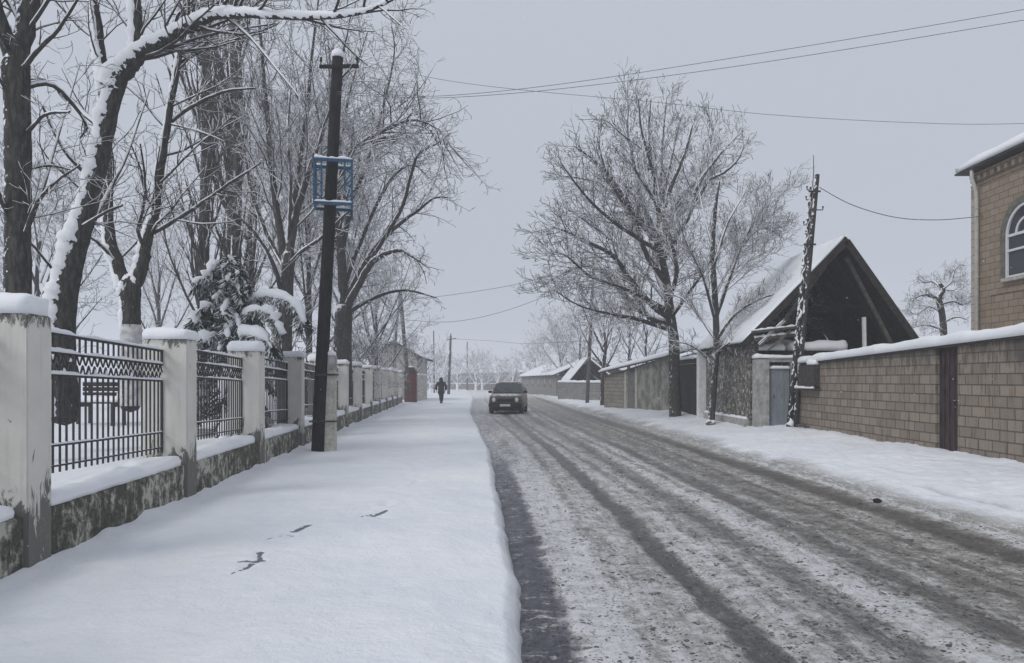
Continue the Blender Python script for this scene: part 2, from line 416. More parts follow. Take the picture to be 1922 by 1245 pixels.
def m_cobble():
    t = NT('cobble_wall', .9, .2); v = t.scale(t.wallv(), (1, 1, 1))
    d = t.voro(v, 9, 'DISTANCE_TO_EDGE'); o = t.n('TexVoronoi'); t.l(v, o.inputs['Vector']); o.inputs['Scale'].default_value = 9
    n = t.noise(v, 14, 5, .7)
    sep = t.n('SeparateColor'); t.l(o.outputs['Color'], sep.inputs[0])
    c = t.ramp(sep.outputs[0], [(0, (.13, .125, .115)), (.45, (.27, .255, .23)), (.75, (.42, .40, .37)), (1, (.66, .65, .62))])
    c = t.mix(t.step(d, .0, .07), (.06, .06, .056), c)
    c = t.mix(t.step(n, .35, .7, 0, .5), c, (.07, .07, .065))
    t.bump(t.step(d, 0, .15), .04, 1)
    return t.out(c)
cobble_m = m_cobble()

barn_m = m_plain('barn_boards', (.030, .026, .023), .9, .1, .6, 6, stretch=(8, 1, .6), bump=.01)
beam_m = m_plain('weathered_beam', (.10, .09, .08), .9, .1, .4, 8, snow=(.75, .1, .7, 5))
iron_m = m_plain('black_iron', (.028, .028, .03), .55, .4, .4, 20, snow=(.80, .1, .35, 9, (-.1, -.2, .97)))
pole_m = m_plain('tarred_pole', (.020, .019, .019), .85, .2, .6, 10, stretch=(4, 4, .4), bump=.006)
greypole_m = m_plain('grey_pole', (.10, .098, .095), .85, .2, .4, 10, stretch=(4, 4, .4))
iced_m = m_bark('snow_plastered_pole', (.035, .034, .034), (.09, .085, .08), thr=.80, amp=2.4, nsc=10, soft=.06, wind=(-.75, -.25, .35))
conc_m = m_plain('concrete', (.47, .45, .40), .85, .2, .25, 9, bump=.006)
blue_m = m_plain('blue_paint', (.018, .080, .155), .55, .4, .35, 14, snow=(.9, .1, .3, 12, (0, 0, 1)))
metal_m = m_plain('galvanised_door', (.235, .26, .29), .55, .4, .15, 5, stretch=(6, 6, 1), bump=.003)
render_m = m_plain('grey_render', (.37, .365, .35), .9, .2, .3, 5, bump=.01)
whitepost_m = m_plain('white_post', (.70, .71, .72), .8, .2, .12, 5)
brown_m = m_plain('brown_door_paint', (.050, .036, .036), .6, .3, .4, 4, stretch=(3, 3, 1))
wire_m = m_plain('wire', (.17, .17, .18), .7, .3, .1, 5)
red_m = m_plain('rusty_red', (.13, .035, .033), .7, .3, .4, 6, bump=.004)
dark_m = m_plain('dark_timber', (.035, .032, .030), .85, .2, .5, 10)
ply_m = m_plain('beige_render', (.46, .44, .39), .9, .2, .15, 3)
frame_m = m_plain('white_frame', (.72, .73, .74), .5, .4, .05, 5)
gl = NT('window_glass', .08, .5); mould_m = m_plain('moulding', (.15, .15, .125), .9, .2, .3, 8)
glass_m = gl.out((.03, .037, .045))
slate_m = m_plain('fascia', (.06, .055, .052), .8, .2, .3, 9)
pipe_m = m_plain('drainpipe', (.50, .48, .43), .5, .4, .1, 6)
needle_m = m_plain('conifer_needles', (.035, .050, .040), .8, .2, .5, 9, snow=(.62, .2, .8, 5, (-.1, -.3, .95)))
slush_m = m_plain('slush_lump', (.20, .195, .19), .6, .4, .6, 25)

# ---------------------------------------------------------------- the setting
FX0, FS = -3.556, -.0775                       # street face of the park fence: X = FX0 + FS*Y
def L_edge(y): return np.interp(y, [-10, 2, 4.2, 8.3, 17.8, 30, 41, 72, 120, 200], [.15, .12, .08, -.07, -.55, -1.5, -2.3, -3.7, -7, -14])
def R_edge(y): return np.interp(y, [-10, 5, 10, 14, 20, 39, 91, 120, 200], [5.55, 5.5, 5.35, 5.15, 4.95, 4.05, 2.4, -.5, -8])
def R_wall(y): return np.interp(y, [-10, 22, 28, 34, 42, 53, 62, 90, 200], [8.2, 8.2, 7.2, 7.1, 5.2, 6.2, 3.4, 4.5, 0])

def grid(xs, ys):
    X, Y = np.meshgrid(xs, ys, indexing='ij'); n, m = X.shape
    I = np.arange(n * m).reshape(n, m)
    Q = np.stack([I[:-1, :-1], I[1:, :-1], I[1:, 1:], I[:-1, 1:]], -1).reshape(-1, 4)
    return X, Y, Q

g = MB(); g.add([(-290, -35, -.35), (290, -35, -.35), (290, 550, -.35), (-290, 550, -.35)], [(0, 1, 2, 3)])
tag(g.build('ground', snow_m, fix=False), kind='structure')

ys = np.concatenate([np.arange(-8, 2, .5), np.arange(2, 22, .05), np.arange(22, 60, .15), np.arange(60, 151, 1)])
# road
us = np.linspace(-.05, 5.6, 170)
U, Y, Q = grid(us, ys)
Lr, Rr = L_edge(Y), R_edge(Y)
X = Lr + (Rr - Lr) * (U / 5.5)
pu = np.array([0, .28, .42, .8, 1.36, 1.44, 1.66, 1.76, 2.1, 2.42, 2.6, 2.75, 3.1, 3.3, 3.42, 3.55, 3.9, 4.35, 4.7, 4.9, 5.1, 5.3, 5.6])
pz = np.array([.9, .86, .2, .1, .3, .9, .9, .3, .15, .7, .6, .1, .1, .65, .65, .4, .65, .5, .5, .9, .8, .3, -.3])
wv = vnoise(Y * .22, Y * 0, 3) * .22
Z = -.10 - .030 * np.interp(U + wv, pu, pz) + .016 * fbm(U * 3, Y * 1.2, 5) + .022 * fbm(U * 11, Y * 8, 6)
tag(mesh_arrays('road', np.stack([X, Y, Z], -1).reshape(-1, 3), Q, road_m, uv=np.stack([U, Y], -1).reshape(-1, 2)), kind='structure')

def attr(o, name, vals):
    a = o.data.attributes.new(name, 'FLOAT', 'POINT'); a.data.foreach_set('value', np.asarray(vals, np.float32).ravel())

# left sidewalk, from the fence to the road edge
us = np.concatenate([np.linspace(0, .93, 120), np.linspace(.935, 1, 22)])
ys2 = np.concatenate([np.arange(-8, 2, .5), np.arange(2, 14, .035), np.arange(14, 30, .1), np.arange(30, 64, .4), np.arange(64, 151, 2)])
U, Y, Q = grid(us, ys2)
fe = FX0 + FS * Y - .25
fe = np.where(Y > 51.5, -40, fe)
le = L_edge(Y) + .05 * fbm(Y * .8, Y * 0, 21) + .014 * fbm(Y * 5, Y * 0, 22) + .04
X = fe + (le - fe) * U
d_edge = le - X
Z = .005 + .05 * fbm(X * .7, Y * .5, 31) + .022 * fbm(X * 2.6, Y * 1.8, 33) + .006 * fbm(X * 11, Y * 9, 35)
df = X - (FX0 + FS * Y)
Z += .07 * np.exp(-np.clip(df, 0, 9) / .22) * (1 + .9 * fbm(Y * 1.7, Y * 0, 41))
Z += -.13 * np.clip(1 - d_edge / (.13 + .03 * vnoise(Y * 2, Y * 0, 43)), 0, 1) ** 1.6 - .02 * np.clip(1 - d_edge / .6, 0, 1)
wet = np.zeros_like(Z)
def print_(x0, y0, x1, y1, r, s=1.0):
    global wet, Z
    dx, dy = x1 - x0, y1 - y0; L2 = dx * dx + dy * dy
    tt = np.clip(((X - x0) * dx + (Y - y0) * dy) / L2, 0, 1)
    dd = np.hypot(X - x0 - tt * dx, (Y - y0 - tt * dy))
    a = np.clip(1.25 - dd / r + .5 * fbm(X * 16, Y * 9, 91), 0, 1); wet = np.maximum(wet, a * s); Z = Z - .018 * np.clip(1.5 - dd / r, 0, 1)
for a in [(-2.34, 6.14, -2.26, 6.30, .016), (-2.26, 6.30, -2.25, 6.52, .028), (-2.38, 6.53, -2.21, 6.60, .045), (-2.24, 6.62, -2.33, 6.90, .036),
          (-2.46, 7.47, -2.31, 7.67, .020), (-2.31, 7.67, -2.22, 7.58, .022), (-2.27, 7.78, -2.22, 8.14, .048),
          (-1.75, 8.58, -1.64, 8.82, .022), (-1.62, 8.66, -1.53, 9.05, .052), (-1.56, 8.55, -1.36, 8.56, .018), (-1.64, 11.7, -1.41, 11.55, .024),
          (-1.4, 15.9, -1.25, 16.0, .05, .7), (-2.2, 22.5, -1.9, 22.8, .07, .7), (-3.8, 34, -3.5, 34.5, .09, .6), (-7.0, 50.2, -6.2, 50.4, .14, .8)]:
    print_(*a)
for k in range(44):                      # a walker's half-filled trail, wandering to the far end
    yk = 9.6 + k * .78; xk = np.interp(yk, [9, 20, 45], [-1.45, -2.1, -4.4]) + (.13 if k % 2 else -.13)
    dd = np.hypot((X - xk) / .07, (Y - yk) / .15); Z = Z - (.016 if k % 3 else .028) * np.exp(-dd ** 2) + .005 * np.exp(-((dd - 1.9) / .5) ** 2)
dirt = np.clip(1 - d_edge / .05, 0, 1) * .8 + .0 * Z
o = mesh_arrays('sidewalk', np.stack([X, Y, Z], -1).reshape(-1, 3), Q, side_m); attr(o, 'wet', wet); attr(o, 'dirt', dirt)
tag(o, kind='structure')

# right verge up to and beyond the walls
us = np.concatenate([np.linspace(0, .25, 60), np.linspace(.26, 1, 60), [1.6, 3, 6, 12, 30]])
U, Y, Q = grid(us, ys)
re = R_edge(Y) - .15 + .10 * fbm(Y * .9, Y * 0, 51)
X = re + U * (R_wall(Y) - re)
d = X - re
rise = np.interp(d, [0, .25, .6, 1.6, 3.2, 60], [-.14, -.05, .03, .12, .28, .3])
Z = rise + np.clip(d / .5, 0, 1) * (.07 * fbm(X * .9, Y * .6, 53) + .03 * fbm(X * 4, Y * 3, 55)) + .02 * fbm(X * 9, Y * 7, 57)
rut = np.exp(-((X - (6.35 - .10 * (Y - 8))) / .12) ** 2) * np.interp(Y, [6, 7.5, 10.5, 11.5], [0, 1, 1, 0])
Z -= .06 * rut
dirt = np.clip((1 - d / (.75 + .5 * fbm(Y * .9, Y * 0, 59))) * 1.6, 0, 1) * np.interp(Y, [0, 40, 90], [1, .9, .2]) + rut * .45
o = mesh_arrays('verge', np.stack([X, Y, Z], -1).reshape(-1, 3), Q, side_m); attr(o, 'wet', np.zeros_like(Z)); attr(o, 'dirt', dirt)
tag(o, kind='structure')

# raised park lawn behind the fence
us = np.concatenate([np.linspace(0, .1, 25), np.linspace(.12, 1, 30)])
ysp = np.concatenate([np.arange(-8, 51, .5), [51.4]])
U, Y, Q = grid(us, ysp)
X = (FX0 + FS * Y - .42) - U * 120
Z = .42 + .09 * fbm(X * .3, Y * .3, 61, 4) - np.clip(U, 0, 1) * .3
tag(mesh_arrays('park_lawn', np.stack([X, Y, Z], -1).reshape(-1, 3), Q[:, ::-1], snow_m), kind='structure')
# lumps of slush and ice on the road: past counting
rng = random.Random(4); cl = MB()
for k in range(2200):
    y = 3.6 + 22 * rng.random() ** 1.6; uu = rng.choice([.35, .9, 1.1, 1.75, 2.3, 2.6, 3.3, 4.0, 4.5, 5.0]) + rng.gauss(0, .16)
    x = float(L_edge(y) + (R_edge(y) - L_edge(y)) * uu / 5.5); r = .005 + .014 * rng.random() ** 5
    if k < 8: r *= 2.2
    vs = []; n = 6
    for j, (zz, rr) in enumerate(((0, 1), (.5, .9), (.95, .45))):
        for q in range(n):
            a = 2 * PI * q / n; s_ = rr * r * rng.uniform(.7, 1.35); vs.append((x + math.cos(a) * s_ * 1.4, y + math.sin(a) * s_, -.118 + zz * r * 1.0))
    cl.add(vs, [(j * n + q, j * n + (q + 1) % n, (j + 1) * n + (q + 1) % n, (j + 1) * n + q) for j in range(2) for q in range(n)] + [tuple(2 * n + q for q in range(n))])
tag(cl.build('slush_lumps', slush_m), 'small dirty lumps of slush scattered over the road', kind='stuff')
# ---------------------------------------------------------------- the park fence
fence = empty('park_fence', (FX0, 0, 0), math.atan(-FS), 'white pillared park fence with black iron railings on a mossy plinth', 'fence')
PIL = [-1.2 + 3.683 * k for k in range(0, 15)]       # near corner of each pillar along the fence
PIL = [p for p in PIL if p < 51]
zsteps = 0
prg = random.Random(8)
pl = MB()
yy = PIL[0]
nseg = 500; ya, yb = PIL[0], PIL[-1] + .4
cs = [(-.50, -.3), (0.02, -.3), (0.005, .1), (0, .47), (-.05, .50), (-.46, .50)]
A = np.array(cs); yv = np.linspace(ya, yb, nseg)
V = np.zeros((nseg, len(cs), 3))
for i, (x, z) in enumerate(cs):
    V[:, i, 0] = x + (.018 * fbm(yv * 5, yv * 0 + i, 71 + i) if i in (1, 2, 3, 4) else 0); V[:, i, 1] = yv
    V[:, i, 2] = z + (.03 * fbm(yv * 4, yv * 0, 77) if i >= 3 else 0)
I = np.arange(nseg * 6).reshape(nseg, 6)
Q = np.stack([I[:-1, :], np.roll(I, -1, 1)[:-1, :], np.roll(I, -1, 1)[1:, :], I[1:, :]], -1).reshape(-1, 4)
mesh_arrays('plinth', V.reshape(-1, 3), Q, plinth_m, fence, smooth=False)
for k, y0 in enumerate(PIL):
    m = MB(); h = 2.14 + prg.uniform(-.015, .015)
    m.box(-.53, .04, y0, y0 + .37, -.3, h)
    # slightly wider coping on top
    p = m.build('pillar', plaster_m, fence, bevel=.012)
    s = MB(); snow_quad(s, [(-.555, y0 - .03, h), (.07, y0 - .03, h), (.07, y0 + .40, h), (-.555, y0 + .40, h)], .17 + prg.uniform(-.045, .035), 18, 14, 100 + k, .28, 2.6)
    s.build('snow_cap', snow_m, p, smooth=True)
    if k == len(PIL) - 1: break
    y1 = PIL[k + 1]; ya, yb = y0 + .37, y1
    s = MB(); snow_quad(s, [(-.46, ya + .01, .485), (-.01, ya + .01, .485), (-.01, yb - .01, .485), (-.46, yb - .01, .485)], .12, 12, 60, 200 + k, .5, 2.2)
    s.build('ledge_snow', snow_m, fence, smooth=True)
    # railing panel
    r = MB(); xr = -.28; dz = lambda y: -.022 * (y - (ya + yb) / 2); Lp = yb - ya
    for z, t_ in ((2.02, .026), (1.84, .022), (1.625, .022), (.95, .020), (.755, .020)):
        r.hexa([(xr - t_ / 2, ya, z - t_ / 2 + dz(ya)), (xr + t_ / 2, ya, z - t_ / 2 + dz(ya)), (xr + t_ / 2, yb, z - t_ / 2 + dz(yb)), (xr - t_ / 2, yb, z - t_ / 2 + dz(yb)),
                (xr - t_ / 2, ya, z + t_ / 2 + dz(ya)), (xr + t_ / 2, ya, z + t_ / 2 + dz(ya)), (xr + t_ / 2, yb, z + t_ / 2 + dz(yb)), (xr - t_ / 2, yb, z + t_ / 2 + dz(yb))])
    nb = 26; sp_ = Lp / nb
    for i in range(nb + 1):
        y = ya + i * sp_; y = min(max(y, ya + .012), yb - .012); b = .0085 if 0 < i < nb else .014
        j = prg.gauss(0, .003)
        for (z0, z1) in ((.69, 1.615), (1.85, 2.01)):
            r.box(xr - b, xr + b, y - b + j, y + b + j, z0 + dz(y), z1 + dz(y))
        if i < nb:       # pointed leaf band
            for q in range(2):
                zc = 1.68 + .11 * q; 
                cy = y + sp_ / 2
                r.tube([(xr, y + .004, zc - .05 + dz(y)), (xr, cy, zc + .055 + dz(y)), (xr, y + sp_ - .004, zc - .05 + dz(y))], [.009, .013, .009], 4)
    r.build('railing', iron_m, fence)
    s = MB()
    for z, hh, w_ in ((2.034, .035, .05), (1.852, .032, .042), (1.637, .028, .036), (.961, .014, .026)):
        snow_quad(s, [(xr - w_ / 2, ya, z + dz(ya)), (xr + w_ / 2, ya, z + dz(ya)), (xr + w_ / 2, yb, z + dz(yb)), (xr - w_ / 2, yb, z + dz(yb))], hh, 3, 70, 300 + k, 1.2, 3)
    # clots of snow caught in the leaf band
    for i in range(nb):
        if prg.random() < .62:
            y = ya + (i + .5) * sp_; zc = 1.66 + .11 * prg.choice((0, 1)); a = prg.uniform(.012, .026)
            s.tube([(xr, y, zc + dz(y)), (xr, y, zc + a * 1.2 + dz(y)), (xr, y, zc + a * 2.2 + dz(y))], [a * .9, a, a * .4], 6)
    s.build('railing_snow', snow_m, fence, smooth=True)

# ---------------------------------------------------------------- trees
def perp(d, R):
    a = Vector((R.gauss(0, 1), R.gauss(0, 1), R.gauss(0, 1))); a -= d * a.dot(d)
    return a.normalized() if a.length > 1e-6 else Vector((1, 0, 0))

def tubes(name, brs, sides, mat, parent, lump=0):
    """all the branches in brs (list of (pts, radii)) as one mesh, vectorised by point count"""
    by = {}
    for p, r in brs: by.setdefault(len(p), []).append((p, r))
    VV = []; QQ = []; off = 0
    for n, L in by.items():
        Pn = np.array([[tuple(q) for q in p] for p, _ in L]); Rn = np.array([r for _, r in L], float)
        T = np.empty_like(Pn); T[:, 1:-1] = Pn[:, 2:] - Pn[:, :-2]; T[:, 0] = Pn[:, 1] - Pn[:, 0]; T[:, -1] = Pn[:, -1] - Pn[:, -2]
        T /= np.maximum(np.linalg.norm(T, axis=2, keepdims=True), 1e-9)
        m = T.mean(1); ref = np.where(np.abs(m[:, 2:3]) < .7, np.array([[0, 0, 1.]]), np.array([[1., 0, 0]]))[:, None, :]
        Uv = np.cross(T, ref); Uv /= np.maximum(np.linalg.norm(Uv, axis=2, keepdims=True), 1e-9); Vv = np.cross(Uv, T)
        a = np.arange(sides) * 2 * PI / sides
        if lump: Rn = Rn * (1 + lump * np.random.RandomState(5).uniform(-1, 1, Rn.shape))
        ring = Pn[:, :, None, :] + Rn[:, :, None, None] * (Uv[:, :, None, :] * np.cos(a)[None, None, :, None] + Vv[:, :, None, :] * np.sin(a)[None, None, :, None])
        B = len(L); I = off + np.arange(B * n * sides).reshape(B, n, sides); J = np.roll(I, -1, 2)
        QQ.append(np.stack([I[:, :-1], J[:, :-1], J[:, 1:], I[:, 1:]], -1).reshape(-1, 4))
        VV.append(ring.reshape(-1, 3)); off += B * n * sides
    if not VV: return None
    return mesh_arrays(name, np.concatenate(VV), np.concatenate(QQ), mat, parent, True)

def smooth_poly(pts, rad, sub=4):
    pts = [Vector(p) for p in pts]; out = []; rr = []
    for i in range(len(pts) - 1):
        p0 = pts[max(i - 1, 0)]; p1 = pts[i]; p2 = pts[i + 1]; p3 = pts[min(i + 2, len(pts) - 1)]
        for k in range(sub):
            t = k / sub
            out.append(.5 * ((2 * p1) + (p2 - p0) * t + (2 * p0 - 5 * p1 + 4 * p2 - p3) * t * t + (3 * p1 - p0 - 3 * p2 + p3) * t ** 3))
            rr.append(rad[i] * (1 - t) + rad[i + 1] * t)
    out.append(pts[-1]); rr.append(rad[-1])
    return out, rr

def grow(R, out, p, d, L, r, lvl, sp):
    seg = sp['seg'][lvl]; st = L / seg; pts = [p.copy()]; ds = []
    for i in range(seg):
        d = (d + Vector((R.gauss(0, 1), R.gauss(0, 1), R.gauss(0, 1))) * sp['wob'][lvl] + Vector((0, 0, 1)) * sp['trop'][lvl]).normalized()
        p = p + d * st; pts.append(p.copy()); ds.append(d.copy())
    tip = sp['tip']
    out.append((pts, [max(sp['rmin'], r * (1 - (1 - tip) * i / seg)) for i in range(seg + 1)]))
    if lvl + 1 < len(sp['seg']): kids(R, out, pts, ds, L, r, lvl, sp, .15)

def kids(R, out, pts, ds, L, r, lvl, sp, t0):
    n = sp['num'][lvl] * L; n = int(n) + (R.random() < n - int(n))
    seg = len(ds)
    for k in range(n):
        t = t0 + (1 - t0) * (k + R.random()) / n
        i = min(int(t * seg), seg - 1); f = t * seg - i
        p = pts[i].lerp(pts[i + 1], f); d0 = ds[i]
        an = R_(R.gauss(sp['ang'][lvl], 10)); q = perp(d0, R)
        if sp.get('up', 0): q = (q + Vector((0, 0, sp['up']))).normalized(); q -= d0 * q.dot(d0); q.normalize()
        d = (d0 * math.cos(an) + q * math.sin(an)).normalized()
        Lc = L * sp['ratio'][lvl] * R.uniform(.6, 1.15) * (1 - .45 * t)
        if Lc < sp['lmin']: Lc = sp['lmin']
        grow(R, out, p, d, Lc, min(r * .55, max(sp['rmin'], r * (1 - .6 * t) * .5)), lvl + 1, sp)

SP = dict(seg=[6, 5, 4, 3], wob=[.10, .14, .18, .22], trop=[.05, .05, .05, .04], num=[2.2, 3.0, 4.2], ratio=[.55, .5, .5], ang=[42, 45, 45], tip=.35, rmin=.006, lmin=.22)
def spec(**k): s = dict(SP); s.update(k); return s

def cap_ends(p, r):
    a = (p[0] - p[1]).normalized(); b = (p[-1] - p[-2]).normalized()
    return ([p[0] + a * r[0] * .75, p[0] + a * r[0] * .5] + p + [p[-1] + b * r[-1] * .5, p[-1] + b * r[-1] * .75], [r[0] * .05, r[0] * .75] + list(r) + [r[-1] * .75, r[-1] * .05])

def make_tree(name, label, base, trunk, limbs, sp, seed, mt, mc, group=None, cat='tree', snowy=0, crown_name='crown', white=None, extra=None, heap=None):
    """trunk: list of (point, radius); limbs: list of lists of (point, radius), grown over with twigs"""
    R = random.Random(seed)
    root = empty(name, base, 0, label, cat, group)
    off = Vector(base)
    tp, tr = smooth_poly([Vector(p) - off for p, _ in trunk], [r for _, r in trunk], 6)
    big = [cap_ends(tp, [r * (1 + .05 * R.uniform(-1, 1)) for r in tr])]
    twigs = []
    for lm in limbs:
        opts = {}
        if isinstance(lm, dict): opts = lm; lm = lm['p']
        p, r = smooth_poly([Vector(q) - off for q, _ in lm], [x for _, x in lm], 4)
        p = [q + Vector((R.gauss(0, 1), R.gauss(0, 1), R.gauss(0, 1))) * .10 * rr for q, rr in zip(p, r)]
        (big if r[0] > .06 else twigs).append(cap_ends(p, r) if r[0] > .06 else (p, r))
        ds = [(p[i + 1] - p[i]).normalized() for i in range(len(p) - 1)]
        L = sum((p[i + 1] - p[i]).length for i in range(len(p) - 1))
        s2 = dict(sp); s2.update(opts.get('sp', {}))
        kids(R, twigs, p, ds, L * opts.get('k', 1.0), max(r) * .6, 0, s2, opts.get('t0', .15))
    if extra: twigs += extra(R)
    bd = {}
    tubes('trunk', big, 9, mt, root)
    c = tubes(crown_name, twigs, 4, mc, root)
    if white: 
        m = MB(); q, rr = smooth_poly([Vector(p) - off for p, _ in white], [r for _, r in white], 3); m.tube(q, rr, 10, False); m.build('whitewash', whitew_m, root, True)
    if heap:
        m = MB(); q, rr = smooth_poly([Vector(p) - off for p, _ in heap], [r for _, r in heap], 3); m.tube(q, rr, 12); m.build('heaped_snow', snow_m, root, True)
    if snowy:
        sb = []
        for p, r in big:
            wd = Vector((-.85, -.50, .25))
            n = len(p)
            run = []
            for i in range(n):
                t = (p[min(i + 1, n - 1)] - p[max(i - 1, 0)]).normalized(); dd = wd - t * wd.dot(t)
                if abs(t.z) < .85: dd = dd + (Vector((0, 0, 1)) - t * t.z) * .9
                dd.normalize(); lean = math.sqrt(max(0, 1 - t.z * t.z)) 
                k = snowy * (.45 + .6 * lean) * (.75 + .6 * R.random())
                ri = r[min(max(i, 2), n - 3)] if n > 5 else r[i]
                run.append((p[i] + dd * ri * .66, max(.004, min(r[i] * 2, ri * min(1.12, k) + .012 * snowy)) if 1 < i < n - 2 else .004))
            sb.append(([a for a, _ in run], [b for _, b in run]))
        n0 = len(sb); sb2 = []
        for p, r in sb:          # resampled finer so that the edge of the plastered snow is ragged
            q = []; rr = []
            for i in range(len(p) - 1):
                for k in range(3):
                    t = k / 3; q.append(p[i].lerp(p[i + 1], t)); rr.append((r[i] * (1 - t) + r[i + 1] * t) * R.uniform(.80, 1.12))
            q.append(p[-1]); rr.append(r[-1]); sb2.append((q, rr))
        tubes('snow', sb2, 10, plaster_snow, root, .0)
    return root
whitew_m = m_plain('whitewash', (.55, .55, .54), .9, .1, .3, 7)

def lim(Y0, *pts):   # limb traced in the photograph's own directions, at its own distance: (px, py, dY, radius)
    return [(P(a, b, Y0 + c), r) for a, b, c, r in pts]

# 1. dark straight trunk at the far left
Y0 = 10.5
make_tree('park_tree', 'tall tree with a straight dark trunk, nearest the left edge behind the first fence pillar', (P(33, 700, Y0).x, Y0, .4),
    lim(Y0, (36, 800, 0, .20), (34, 560, 0, .175), (34, 420, 0, .17), (34, 250, 0, .165), (30, 120, 0, .19)),
    [lim(Y0, (30, 150, 0, .15), (45, 60, .0, .13), (66, -60, .1, .11), (90, -240, .2, .07), (120, -420, .3, .03)),
     lim(Y0, (28, 130, 0, .11), (8, 60, -.1, .09), (-20, -40, -.3, .07), (-70, -200, -.5, .03)),
     lim(Y0, (35, 140, 0, .05), (70, 95, -.2, .04), (110, 55, -.4, .03), (150, -10, -.6, .02)),
     lim(Y0, (40, 165, 0, .05), (100, 160, .3, .04), (160, 230, .7, .03), (150, 260, .8, .015)),
     lim(Y0, (50, 250, 0, .04), (85, 215, -.2, .03), (130, 210, -.5, .02)),
     lim(Y0, (30, 430, 0, .05), (5, 380, -.2, .04), (-30, 300, -.5, .02)),
     lim(Y0, (42, 450, 0, .045), (75, 370, .3, .035), (110, 250, .6, .025), (150, 120, .9, .012)),
     lim(Y0, (45, 445, 0, .04), (80, 365, -.5, .03), (150, 310, -1, .015)),
     lim(Y0, (40, 320, 0, .03), (90, 310, .4, .025), (135, 320, .8, .012)),
     lim(Y0, (30, 200, 0, .04), (0, 150, -.2, .03), (-40, 90, -.4, .02))],
    spec(num=[4.2, 4.2, 4.6], ratio=[.46, .5, .5], rmin=.0045, ang=[45, 48, 48], lmin=.16), 11, bark_near, twig_near, 'bare trees in the park behind the fence', snowy=.0)

# 2. leaning tree plastered with snow
Y0 = 12.0
make_tree('park_tree', 'leaning tree with windblown snow down its left flank, right of the straight dark trunk', (P(112, 700, Y0).x, Y0, .4),
    lim(Y0, (122, 780, 0, .22), (118, 600, 0, .20), (134, 500, 0, .185), (163, 400, 0, .15), (186, 310, 0, .14), (206, 210, 0, .135), (224, 150, 0, .13)),
    [lim(Y0, (210, 165, 0, .15), (245, 120, 0, .125), (270, 98, 0, .11), (330, 65, -.2, .085), (400, 30, -.5, .07), (470, 28, -.8, .055), (600, 33, -1.2, .04), (690, 20, -1.5, .025), (760, -15, -1.8, .012)),
     lim(Y0, (250, 125, 0, .10), (256, 60, 0, .095), (254, -20, .1, .085), (250, -160, .2, .06), (240, -360, .4, .02)),
     lim(Y0, (198, 175, 0, .07), (190, 110, .2, .075), (184, 50, .2, .07), (170, -40, .3, .06), (150, -220, .5, .02)),
     lim(Y0, (300, 80, -.1, .06), (340, 30, 0, .05), (370, -20, .2, .04), (420, -140, .6, .015)),
     lim(Y0, (420, 28, -.5, .035), (470, 70, -.7, .028), (520, 130, -1, .022), (560, 180, -1.2, .012)),
     lim(Y0, (350, 52, -.3, .03), (420, 0, -.4, .028), (500, -20, -.8, .02)),
     lim(Y0, (185, 235, 0, .05), (130, 190, .3, .04), (90, 150, .5, .03), (50, 150, .6, .012)),
     lim(Y0, (165, 330, 0, .045), (120, 280, -.3, .035), (80, 200, -.5, .02)),
     lim(Y0, (140, 450, 0, .06), (175, 415, .2, .05), (200, 365, .4, .04), (235, 300, .6, .03), (280, 170, .9, .014)),
     lim(Y0, (145, 430, 0, .04), (195, 400, -.4, .03), (230, 385, -.6, .02)),
     lim(Y0, (110, 520, 0, .035), (70, 470, -.3, .028), (20, 420, -.6, .015))],
    spec(num=[3.8, 4.2, 4.6], ratio=[.38, .5, .5], rmin=.0045, ang=[45, 48, 48], lmin=.16), 12, bark_near, twig_near, 'bare trees in the park behind the fence', snowy=1.35)

# 3. low forked tree with a whitewashed foot
Y0 = 14.5
make_tree('park_tree', 'low forked tree with a whitewashed foot and snow heaped in its fork', (P(245, 700, Y0).x, Y0, .4),
    lim(Y0, (245, 760, 0, .20), (246, 640, 0, .185), (245, 570, 0, .19), (244, 530, 0, .21)),
    [lim(Y0, (240, 545, 0, .15), (222, 500, 0, .13), (207, 450, .1, .115), (202, 380, .2, .10), (206, 300, .3, .07), (190, 200, .4, .045), (170, 60, .6, .02)),
     lim(Y0, (250, 545, 0, .15), (266, 500, 0, .13), (275, 460, -.1, .11), (288, 410, -.1, .09), (300, 330, -.2, .08), (312, 250, -.3, .07), (325, 170, -.3, .06), (338, 100, -.4, .05), (350, 0, -.5, .035), (370, -120, -.6, .015)),
     lim(Y0, (280, 440, 0, .06), (330, 412, -.3, .05), (380, 380, -.5, .045), (430, 345, -.8, .035), (490, 305, -1, .02)),
     lim(Y0, (312, 235, -.2, .05), (360, 200, -.4, .045), (420, 172, -.7, .035), (480, 165, -1, .018)),
     lim(Y0, (325, 125, -.2, .05), (380, 95, -.4, .04), (440, 75, -.7, .03), (500, 60, -1, .015)),
     lim(Y0, (310, 230, -.2, .03), (370, 245, -.6, .025), (420, 265, -.8, .012)),
     lim(Y0, (225, 500, 0, .05), (190, 460, -.2, .04), (160, 440, -.5, .02)),
     lim(Y0, (203, 400, .2, .04), (180, 340, 0, .03), (150, 260, -.2, .015)),
     lim(Y0, (330, 412, -.3, .025), (380, 420, -.5, .02), (440, 415, -.8, .01))],
    spec(num=[3.4, 4.0, 4.6], ratio=[.36, .5, .5], rmin=.005, lmin=.18), 13, bark_near, twig_near, 'bare trees in the park behind the fence', snowy=.85,
    heap=[(P(222, 508, Y0), .02), (P(229, 516, Y0), .09), (P(240, 528, Y0 - .03), .13), (P(252, 528, Y0 - .03), .13), (P(262, 514, Y0), .08), (P(268, 505, Y0), .02)],
    white=[(P(245, 762, Y0), .215), (P(246, 690, Y0), .20), (P(246, 610, Y0), .197)])

